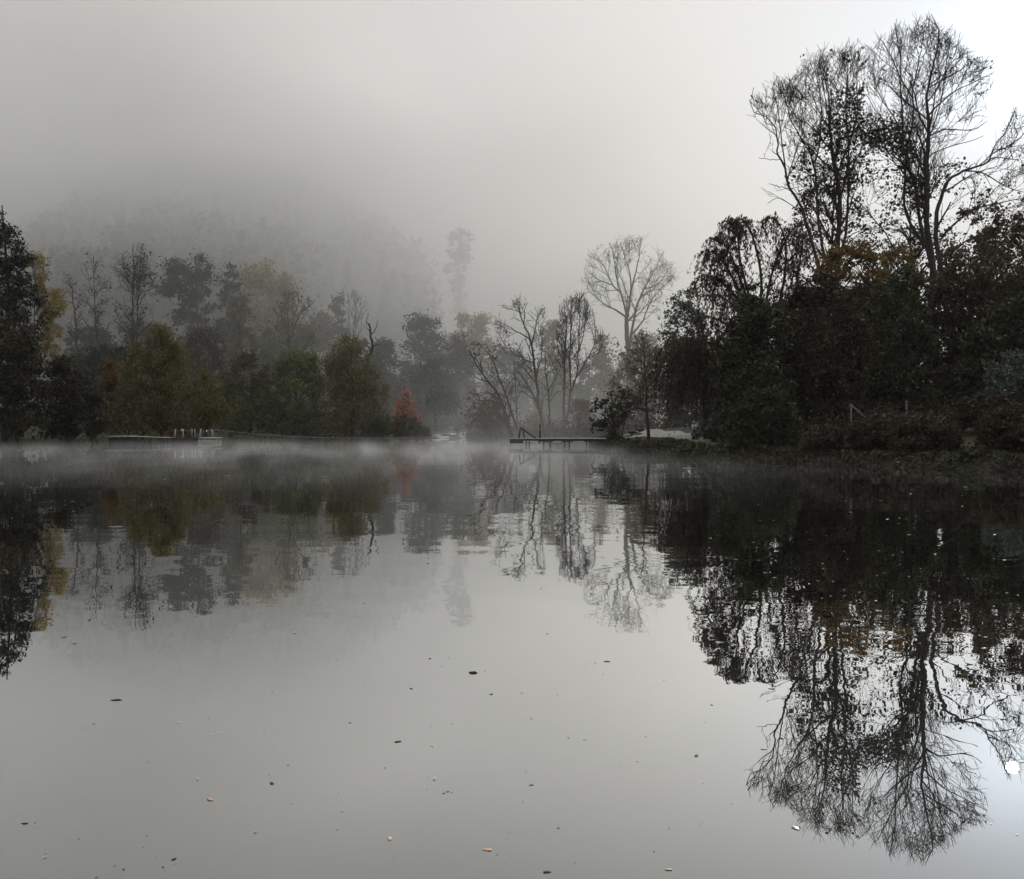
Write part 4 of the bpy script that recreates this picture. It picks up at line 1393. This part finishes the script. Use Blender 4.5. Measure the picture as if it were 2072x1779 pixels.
# mooring post with bracket on the pier
post = thing("mooring_post", "dark upright post standing on the pier, with a small pale bracket", "post", (px_(1093), YP + .5, dt))
ol = V3(post.location)
mb = MB().tube([(px_(1093), YP + .5, dt - .003), (px_(1093), YP + .5, pz(862)), (px_(1093), YP + .5, pz(859.5)), (px_(1093), YP + .5, pz(857))], [.07, .068, .06, .02], 8)
part(mb, "shaft", M_WOOD, post, ol, True)
mb = MB().tube([W(1090.2, 872, YP + .41), W(1090, 868, YP + .41), W(1093, 866.5, YP + .41), W(1096.3, 868, YP + .41), W(1097, 869.8, YP + .41)], .022, 6)
part(mb, "bracket", M_WHITE, post, ol, True)

# ------------------------------------------------------------------ raft, boarding stage, footbridge, cable
YR = 97.0
rz = lambda py: W(1036, py, YR).z
rx = lambda p: X(p, YR)
zd = rz(885.5)
raft = thing("cable_raft", "small floating raft with a pale pontoon, rope rails and steel posts", "raft", (rx(420), YR + .9, 0))
rl = V3(raft.location)
part(MB().box((rx(402.5), YR - .1, zd - .09), (rx(439), YR + 1.9, zd)), "deck", M_PLANK, raft, rl)
for y0 in (YR, YR + 1.35):
    mb = MB()
    za, zb = -.12, rz(889.6)
    prof = [(rx(400.5), za + .1), (rx(403), za), (rx(433), za), (rx(436.5), za + .12), (rx(436.5), zb), (rx(400.5), zb)]
    V = [(a, y0, b) for a, b in prof] + [(a, y0 + .5, b) for a, b in prof]
    n = len(prof)
    F = [np.array([[(k + 1) % n, k, k + n, (k + 1) % n + n] for k in range(n)]), np.array([list(range(n)), list(range(2 * n - 1, n - 1, -1))])]
    mb.add(V, F)
    part(mb, "pontoon", M_PLANK, raft, rl)
for a, b in ((404, 406), (431, 433)):
    part(MB().box((rx(a), YR + .1, rz(889.6) + .003), (rx(b), YR + 1.7, zd - .093)), "crossbeam", M_DARKSTEEL, raft, rl)
ztop = rz(868.0)
tops = []
for a, b, y in ((406.5, 401.8, 0), (429, 434, 0), (409, 404.5, 1.8), (431.5, 436, 1.8)):
    mb = MB().tube([(rx(a), YR + y, zd - .003), (rx(a), YR + y, ztop)], .028, 6).tube([(rx(b), YR + y, zd - .003), (rx(a), YR + y, ztop - .03)], .02, 6)
    part(mb, "rail_post", M_METAL if y == 0 else M_DARKSTEEL, raft, rl, True)
    tops.append((rx(a), YR + y, ztop - .04))


def sag(a, b, s, n=9):
    a, b = V3(a), V3(b)
    return [a.lerp(b, i / (n - 1)) - V3((0, 0, s * 4 * (i / (n - 1)) * (1 - i / (n - 1)))) for i in range(n)]


for i, j in ((0, 1), (2, 3)):
    part(MB().tube(sag(tops[i], tops[j], .14), .014, 5), "rope_rail", M_ROPE, raft, rl, True)
part(MB().tube([(rx(418), YR, ztop - .12), (rx(418.3), YR, ztop - .2), (rx(418.2), YR, ztop - .3)], [.04, .06, .02], 8), "float", M_WHITE, raft, rl, True)

stage = thing("boarding_stage", "dark boarding stage with rail posts, joined to the left of the raft", "landing stage", (rx(373), YR + .9, 0))
sl = V3(stage.location)
part(MB().box((rx(347), YR - .08, zd - .10), (rx(400), YR + 2.0, zd - .01)), "deck", M_WOOD, stage, sl)
part(MB().box((rx(348), YR, -.05), (rx(399), YR + .06, zd - .10)).box((rx(346.5), YR - .06, .10), (rx(399.5), YR - .003, .16)), "skirt_board", M_WOOD, stage, sl)
stops = []
for a, b, y, m in ((355, 350, 0, 0), (371, 368.5, 0, 0), (378.5, 382, .9, 1), (388.4, None, 0, 0), (394.6, None, 0, 0), (374, None, 1.8, 1)):
    mb = MB().tube([(rx(a), YR + y, zd - .013), (rx(a), YR + y, ztop)], .03, 6)
    if b:
        mb.tube([(rx(b), YR + y, zd - .013), (rx(a), YR + y, ztop - .03)], .02, 6)
    part(mb, "rail_post", M_DARKSTEEL if m else M_METAL, stage, sl, True)
    stops.append((rx(a), YR + y, ztop - .05))
for i, j in ((0, 1), (1, 3), (3, 4)):
    part(MB().tube(sag(stops[i], stops[j], .12), .013, 5), "rope_rail", M_ROPE, stage, sl, True)
for p in (350, 372, 397):
    part(MB().tube([(rx(p), YR + 1.0, -1.0), (rx(p), YR + 1.0, zd - .1)], .08, 8), "pile", M_WOOD, stage, sl, True)
part(MB().tube([(rx(367.5), YR - .04, ztop), (rx(368.2), YR - .04, ztop - .12), (rx(369), YR - .04, ztop - .25)], [.05, .05, .02], 8), "float", M_WHITE, stage, sl, True)

fb = thing("footbridge", "low pale plank walkway leading left from the boarding stage", "walkway", (rx(290), YR, 0))
fl = V3(fb.location)
A = W(258, 882.5, 95)
B = W(346, 885.3, YR)
mb = MB()
n = 40
for i in range(n):
    p, q = A.lerp(B, i / n), A.lerp(B, (i + .92) / n)
    mb.add([(p.x, p.y, p.z - .05), (q.x, q.y, q.z - .05), (q.x, q.y + .9, q.z - .05), (p.x, p.y + .9, p.z - .05), (p.x, p.y, p.z), (q.x, q.y, q.z), (q.x, q.y + .9, q.z), (p.x, p.y + .9, p.z)],
           [np.array([(0, 3, 2, 1), (4, 5, 6, 7), (0, 1, 5, 4), (1, 2, 6, 5), (2, 3, 7, 6), (3, 0, 4, 7)])])
part(mb, "deck", M_PLANK, fb, fl)
for f in (.12, .5, .88):
    p = A.lerp(B, f)
    part(MB().tube([(p.x, p.y + .45, -1.0), (p.x, p.y + .45, p.z - .05)], .06, 8), "pile", M_WOOD, fb, fl, True)
land_l = thing("landing_slab", "pale concrete slab on the left shore where the plank walkway starts", "slab", (X(238, 95), 95.5, 0))
zs = W(0, 882.3, 95).z
part(MB().box((X(212, 95), 94.9, zs - .12), (X(257.5, 95), 98.0, zs)), "slab", M_PATH, land_l, V3(land_l.location))
part(MB().box((X(218, 95), 95.3, -1.0), (X(252, 95), 98.0, zs - .123)), "footing", M_WOOD, land_l, V3(land_l.location))

a = V3((rx(429), YR, ztop - .02))
b = W(1053, 867.2, YP + .3)
n = 60
pts = []
for i in range(n):
    f = i / (n - 1)
    p = a.lerp(b, f)
    lowz = W(700, 886, 92).z
    p.z -= (a.z * (1 - f) + b.z * f - lowz + .02) * (1 - abs(2 * f - 1.0) ** 2.3)
    pts.append(p)
o = MB().tube(pts, .02, 5).build("pull_rope", M_ROPE, None, True, tuple(a))
tag(o, "long sagging rope strung over the water from the raft to the pier", "rope")

# ------------------------------------------------------------------ wire fence in front of the wood
YF = 66.0
fence = thing("wire_fence", "wire fence with thin grey posts behind the brown bushes", "fence", (X(1830, YF), YF, gz(X(1830, YF), YF)))
fo = V3(fence.location)
fx = []
for p, top in ((1605, 820), (1722, 817), (1834, 811), (1976, 808), (2110, 806)):
    x = X(p, YF)
    z0, z1 = gz(x, YF), W(p, top, YF).z
    part(MB().box((x - .04, YF - .04, z0 - .3), (x + .04, YF + .04, z1)), "post", M_POST, fence, fo)
    fx.append((x, z0, z1))
part(MB().bar(W(1723, 820, YF - .02), W(1762, 856, YF - .1), .07, .07), "brace", M_POST, fence, fo)
mb = MB()
for f in (.25, .55, .85, .97):
    mb.tube([(x, YF - .05, z0 + (z1 - z0) * f) for x, z0, z1 in fx], .004, 4)
part(mb, "wire", M_DARKSTEEL, fence, fo)

# ------------------------------------------------------------------ geese on the path
M_GOOSE = noise_mat("goose_feathers", [(.35, (.025, .023, .02)), (.65, (.07, .062, .052))], 9, .85)
M_GOOSE_HEAD = noise_mat("goose_head", [(.3, (.012, .012, .012)), (.7, (.025, .025, .024))], 9, .7)


def goose(label, px, Y, rot, grazing):
    x = X(px, Y)
    r = thing("goose", label, "goose", (x, Y, gz(x, Y) + .085))
    rings = [(-.42, .40, .02), (-.34, .40, .07), (-.2, .40, .135), (-.02, .40, .165), (.14, .41, .15), (.25, .44, .10)]
    if grazing:
        rings += [(.33, .44, .06), (.40, .36, .045), (.43, .24, .04), (.45, .13, .045), (.49, .09, .045), (.55, .06, .02)]
    else:
        rings += [(.30, .52, .06), (.32, .64, .045), (.33, .76, .04), (.36, .83, .048), (.42, .835, .04), (.50, .82, .015)]
    mb = MB().tube([(a, 0, b) for a, b, c in rings], [c for a, b, c in rings], 12)
    part(mb, "body", M_GOOSE, r, (0, 0, 0), True)
    for s in (-1, 1):
        mb = MB().tube([(-.02, .07 * s, .30), (-.02, .07 * s, .02)], [.022, .014], 6).box((-.03, .07 * s - .035, 0), (.09, .07 * s + .035, .02))
        part(mb, "leg", M_GOOSE_HEAD, r, (0, 0, 0))
        mb = MB().tube([(.16, .125 * s, .44), (0, .165 * s, .44), (-.22, .13 * s, .43), (-.40, .05 * s, .42)], [.03, .075, .06, .015], 8)
        part(mb, "wing", M_GOOSE, r, (0, 0, 0), True)
    r.rotation_euler = (0, 0, rot)


goose("dark goose grazing with its neck bent down on the path", 1279, 87.2, .25, True)
goose("dark goose standing upright on the path behind the grazing one", 1294.5, 87.8, math.pi - .2, False)
stump = thing("tree_stump", "dark squat stump under the hanging willow twigs beside the path", "stump", (X(1406, 78), 78, gz(X(1406, 78), 78)))
part(MB().tube([(0, 0, -.2), (0, 0, .05), (.02, 0, .4), (.03, 0, .82)], [.34, .27, .23, .22], 10), "stump_body", BARK, stump, (0, 0, 0), True)

# ------------------------------------------------------------------ floating leaves and sticks
M_LEAFPALE = noise_mat("fallen_leaf_pale", [(.3, (.38, .34, .27)), (.7, (.58, .52, .44))], 14, .35, spec=.6)
M_LEAFPEACH = noise_mat("fallen_leaf_peach", [(.3, (.40, .25, .16)), (.7, (.56, .38, .26))], 14, .4, spec=.5)
M_LEAFDARK = noise_mat("fallen_leaf_dark", [(.3, (.018, .015, .011)), (.7, (.05, .04, .03))], 14, .6)


def leaf_mesh(mat, seed, lobes=False):
    r = random.Random(seed)
    n = 18
    V = [(0, 0, .006)]
    for i in range(n):
        a = 2 * math.pi * i / n
        rad = .5 * (.62 + .38 * abs(math.cos(a))) * r.uniform(.85, 1.1)
        if lobes:
            rad *= .72 + .28 * math.cos(5 * a) ** 2
        X_, Y_ = math.cos(a) * rad, math.sin(a) * rad * .62
        V.append((X_, Y_, .006 + .14 * abs(Y_) * r.uniform(.5, 1.3) + .06 * max(0, X_) ** 2))
    F3 = [(0, 1 + i, 1 + (i + 1) % n) for i in range(n)]
    V += [(-.48, -.012, .01), (-.78, -.01, .03), (-.78, .012, .03), (-.48, .012, .01)]
    V = np.array(V)
    lo = V.copy()
    lo[:, 2] -= .012
    m = len(V)
    F = [np.array(F3), np.array([(c + m, b + m, a + m) for a, b, c in F3])]
    side = [(1 + i, 1 + i + m, 1 + (i + 1) % n + m, 1 + (i + 1) % n) for i in range(n)]
    st = m - 4
    F.append(np.array(side + [(st, st + 1, st + 2, st + 3)]))
    return mesh_np("leaf", np.concatenate([V, lo]), F, [mat])


LM = {c: [leaf_mesh(m, 10 * k + i, i % 2) for i in range(4)] for k, (c, m) in enumerate((("pale", M_LEAFPALE), ("peach", M_LEAFPEACH), ("dark", M_LEAFDARK)))}


def on_water(px, py):
    d = W(px, py, 10.0) - V3((0, 0, CAM_Z))
    t = -CAM_Z / d.z
    return V3((0, 0, CAM_Z)) + d * t


GL = {"pale": ("small pale leaf floating on the lake", "pale leaves afloat"), "dark": ("small dark leaf floating on the lake", "dark leaves afloat"), "peach": ("small peach coloured leaf floating on the lake", "peach leaves afloat")}


def float_leaf(px, py, wpx, colour, label=None):
    p = on_water(px, py)
    if in_poly_np(LAKE, [(p.x, p.y)])[0] == False:
        return
    o = add_mesh("floating_leaf", random.choice(LM[colour]), None, (p.x, p.y, .002))
    s = wpx * p.y / 2072.0
    o.scale = (s, s, s)
    o.rotation_euler = (random.uniform(-.08, .08), random.uniform(-.08, .08), random.uniform(0, 6.28))
    if label:
        tag(o, label, "leaf")
    else:
        tag(o, GL[colour][0], "leaf", GL[colour][1])


float_leaf(985, 1720, 21, "peach", "large peach leaf near the bottom edge, below the black stick")
float_leaf(425, 1618, 22, "peach", "long peach and white leaf floating at lower left")
float_leaf(517, 1684, 13, "peach", "small round peach leaf below the long peach one")
float_leaf(1610, 1676, 24, "pale", "wide pale leaf beside the tallest tree's reflection")
float_leaf(1352, 1760, 17, "pale", "pale leaf at the bottom edge, right of the black leaf")
float_leaf(788, 1697, 22, "pale", "wide pale leaf left of the large peach one")
float_leaf(1107, 1765, 17, "dark", "black curled leaf at the bottom edge of the photo")
float_leaf(805, 1501, 17, "dark", "dark lobed leaf in the open water, left of centre")
float_leaf(550, 1586, 15, "dark", "dark cupped leaf between the two groups of specks at left")
float_leaf(352, 1739, 14, "dark", "black leaf near the bottom left corner")
float_leaf(1409, 1530, 17, "dark", "brown leaf left of the tall trees' reflection")
float_leaf(90, 1735, 13, "pale", "pale leaf nearest the bottom left corner")
for px, py, s, c in ((583, 1549, 6, "dark"), (906, 1602, 9, "dark"), (898, 1606, 7, "dark"), (915, 1604, 5, "dark"), (1075, 1589, 10, "dark"), (443, 1484, 13, "pale"), (428, 1487, 10, "pale"), (363, 1463, 14, "pale"),
                     (400, 1577, 13, "pale"), (870, 1333, 9, "dark"), (832, 1394, 9, "dark"), (994, 1405, 11, "dark"), (1107, 1283, 8, "dark"), (1545, 1516, 14, "pale"), (876, 1510, 15, "pale"), (879, 1577, 14, "pale"),
                     (692, 1642, 10, "pale"), (1130, 1676, 8, "dark"), (505, 1280, 12, "pale"), (597, 1281, 12, "pale"), (737, 1221, 14, "pale"), (130, 1290, 12, "dark"), (150, 1303, 11, "dark"), (708, 1463, 8, "dark"),
                     (190, 1464, 11, "pale"), (1183, 1497, 9, "pale"), (1290, 1541, 8, "pale"), (1640, 1398, 8, "dark"), (1440, 1427, 8, "dark"), (1006, 1730, 5, "dark"), (330, 1755, 8, "dark"), (250, 1760, 7, "dark"),
                     (232, 1752, 5, "dark"), (195, 1776, 8, "dark"), (590, 1626, 5, "dark"), (779, 1554, 6, "dark"), (1075, 1455, 5, "dark"), (915, 1465, 4, "dark"), (1525, 1583, 6, "dark"), (1700, 1560, 6, "dark"),
                     (1913, 1303, 13, "pale"), (1990, 1312, 14, "pale"), (1640, 1228, 10, "pale"), (1580, 1303, 12, "pale"), (2058, 1690, 10, "pale"), (2005, 1668, 7, "pale"), (1980, 1572, 7, "pale")):
    float_leaf(px, py, s, c)
for _ in range(75):
    float_leaf(random.uniform(0, 1500), random.uniform(1330, 1775), random.uniform(2, 5.5), "dark")
for _ in range(95):
    float_leaf(random.uniform(1400, 2072), random.uniform(985, 1330), random.uniform(4, 11) * random.uniform(.6, 1), "pale")
for _ in range(85):
    float_leaf(random.gauss(430, 380) % 1300, random.uniform(940, 1260), random.uniform(3, 9), "pale")


def stick(px, py, L, r, label, mat=M_LEAFDARK, rot=0.0):
    p = on_water(px, py)
    s = p.y / 2072.0
    L, r = L * s, r * s
    o = MB().tube([(-L / 2, 0, 0), (-L * .36, 1.2 * r, r * .4), (-.1 * L, -.8 * r, r * .6), (.2 * L, 1.1 * r, r * .5), (L * .4, -.6 * r, r * .4), (L / 2, 0, r * .3)], [r * .2, r * .7, r * .95, r * 1.1, r * .6, r * .12], 8).build("floating_stick", mat, None, True)
    o.location = (p.x, p.y, 0)
    o.rotation_euler = (0, 0, rot)
    tag(o, label, "stick")


stick(957, 1362, 18, 2.3, "short thick black stick floating in the middle of the lake", rot=-.05)
stick(235, 1417, 24, 1.4, "thin dark twig floating at left, below the pine's reflection", rot=.1)
stick(50, 1667, 15, 1.3, "thin dark twig floating by the left edge of the photo", rot=.05)
stick(1228, 1339, 14, .9, "thin grey twig floating below the central tree's reflection", rot=.0)
stick(235, 1066, 30, .55, "long pale twig floating on the dark water at left", M_LEAFPALE, .1)

# ------------------------------------------------------------------ air: even haze, fog bank on the far shore and hill, mist on the water


def vol_mat(name, density, col=(.97, .98, .98), aniso=.3):
    m, nt, out = new_mat(name)
    v = nt.nodes.new("ShaderNodeVolumePrincipled")
    v.inputs["Color"].default_value = (*col, 1)
    v.inputs["Density"].default_value = density
    v.inputs["Anisotropy"].default_value = aniso
    nt.links.new(v.outputs[0], out.inputs["Volume"])
    return m, nt, v


m, _, _ = vol_mat("haze_air", 0.00009)
o = MB().box((-850, -250, -3), (850, 420, 130)).build("haze", m)
o["kind"] = "stuff"

m, nt, v = vol_mat("fog_bank", 0.0, (1, 1, 1), .25)
tc = nt.nodes.new("ShaderNodeTexCoord")
sp = nt.nodes.new("ShaderNodeSeparateXYZ")
nt.links.new(tc.outputs["Object"], sp.inputs[0])
yy = mrange(sp.outputs["Y"], 98, 140, 0.0, 1.0)
zz = mrange(sp.outputs["Z"], 24, 66, 0.0, 1.0)
zt = mrange(sp.outputs["Z"], 64, 103, 1.0, 0.0)
xr = mrange(sp.outputs["X"], 22, 60, 1.0, 0.25)
nz = nnoise(tc.outputs["Object"], .022, 3.0, (1, 1, 1.4))
nf = mrange(nz.outputs["Fac"], .3, .7, .55, 1.45)
dens = nmath("MULTIPLY_ADD", nmath("MULTIPLY", zz, mrange(sp.outputs["X"], -62, -8, 1.0, 0.12)), 0.030, nmath("ADD", nmath("MULTIPLY", mrange(sp.outputs["Y"], 150, 230, 0.0062, 0.0062), nmath("MULTIPLY", mrange(sp.outputs["X"], -38, -12, 0.65, 1.6), nmath("MULTIPLY", mrange(sp.outputs["X"], -4, 8, 1.0, 0.65), mrange(sp.outputs["Z"], 26, 52, 1.0, 0.22)))), nmath("MULTIPLY", mrange(sp.outputs["Y"], 165, 215, 0.0, 0.012), mrange(sp.outputs["X"], -78, -30, 0.0, 1.0))))
low = nmath("MULTIPLY", nmath("MULTIPLY", mrange(sp.outputs["Z"], 0.5, 9, 1.0, 0.0), mrange(sp.outputs["X"], -14, -5, 0.0, 1.0)), 0.006)
dens = nmath("MULTIPLY", nmath("MULTIPLY_ADD", low, mrange(sp.outputs["Y"], 112, 165, 1.6, 0.0), nmath("MULTIPLY", dens, yy)), 1.0)
dens = nmath("MULTIPLY", nmath("MULTIPLY", dens, 1.0), nmath("MULTIPLY", nmath("MULTIPLY", zt, nf), xr))
nt.links.new(dens, v.inputs["Density"])
m.cycles.volume_step_rate = 1.0
o = MB().box((-260, 97, -2), (200, 400, 104)).build("fog", m)
o["kind"] = "stuff"
tag(o, "low cloud of fog hanging over the far shore and the wooded hill", "fog")

m, nt, v = vol_mat("water_mist", 0.0, (1, 1, 1), .2)
tc = nt.nodes.new("ShaderNodeTexCoord")
sp = nt.nodes.new("ShaderNodeSeparateXYZ")
nt.links.new(tc.outputs["Object"], sp.inputs[0])
nz = nnoise(tc.outputs["Object"], .30, 3.0, (1, .55, .6), dist=.8)
nf = mrange(nz.outputs["Fac"], .42, .68, .10, 1.3)
yy = nmath("MULTIPLY", mrange(sp.outputs["Y"], 22, 74, 0.0, 1.0), nmath("MULTIPLY", mrange(sp.outputs["Y"], 84, 99, 1.0, 0.30), mrange(sp.outputs["Y"], 100, 123, 1.0, 0.0)))
zz = nmath("ADD", mrange(sp.outputs["Z"], .04, .55, 0.8, 0.0), mrange(sp.outputs["Z"], .1, 1.0, 0.13, 0.0))
xr = mrange(sp.outputs["X"], 3, 13, 1.0, .25)
dens = nmath("MULTIPLY", nmath("MULTIPLY", nmath("MULTIPLY", nf, yy), nmath("MULTIPLY", zz, nmath("MULTIPLY", xr, mrange(sp.outputs["X"], -30, -8, 0.8, 1.2)))), 0.034)
nt.links.new(dens, v.inputs["Density"])
o = MB().box((-70, 14, .015), (30, 124, 1.3)).build("mist", m)
o["kind"] = "stuff"
tag(o, "thin wisps of mist drifting over the far water", "mist")
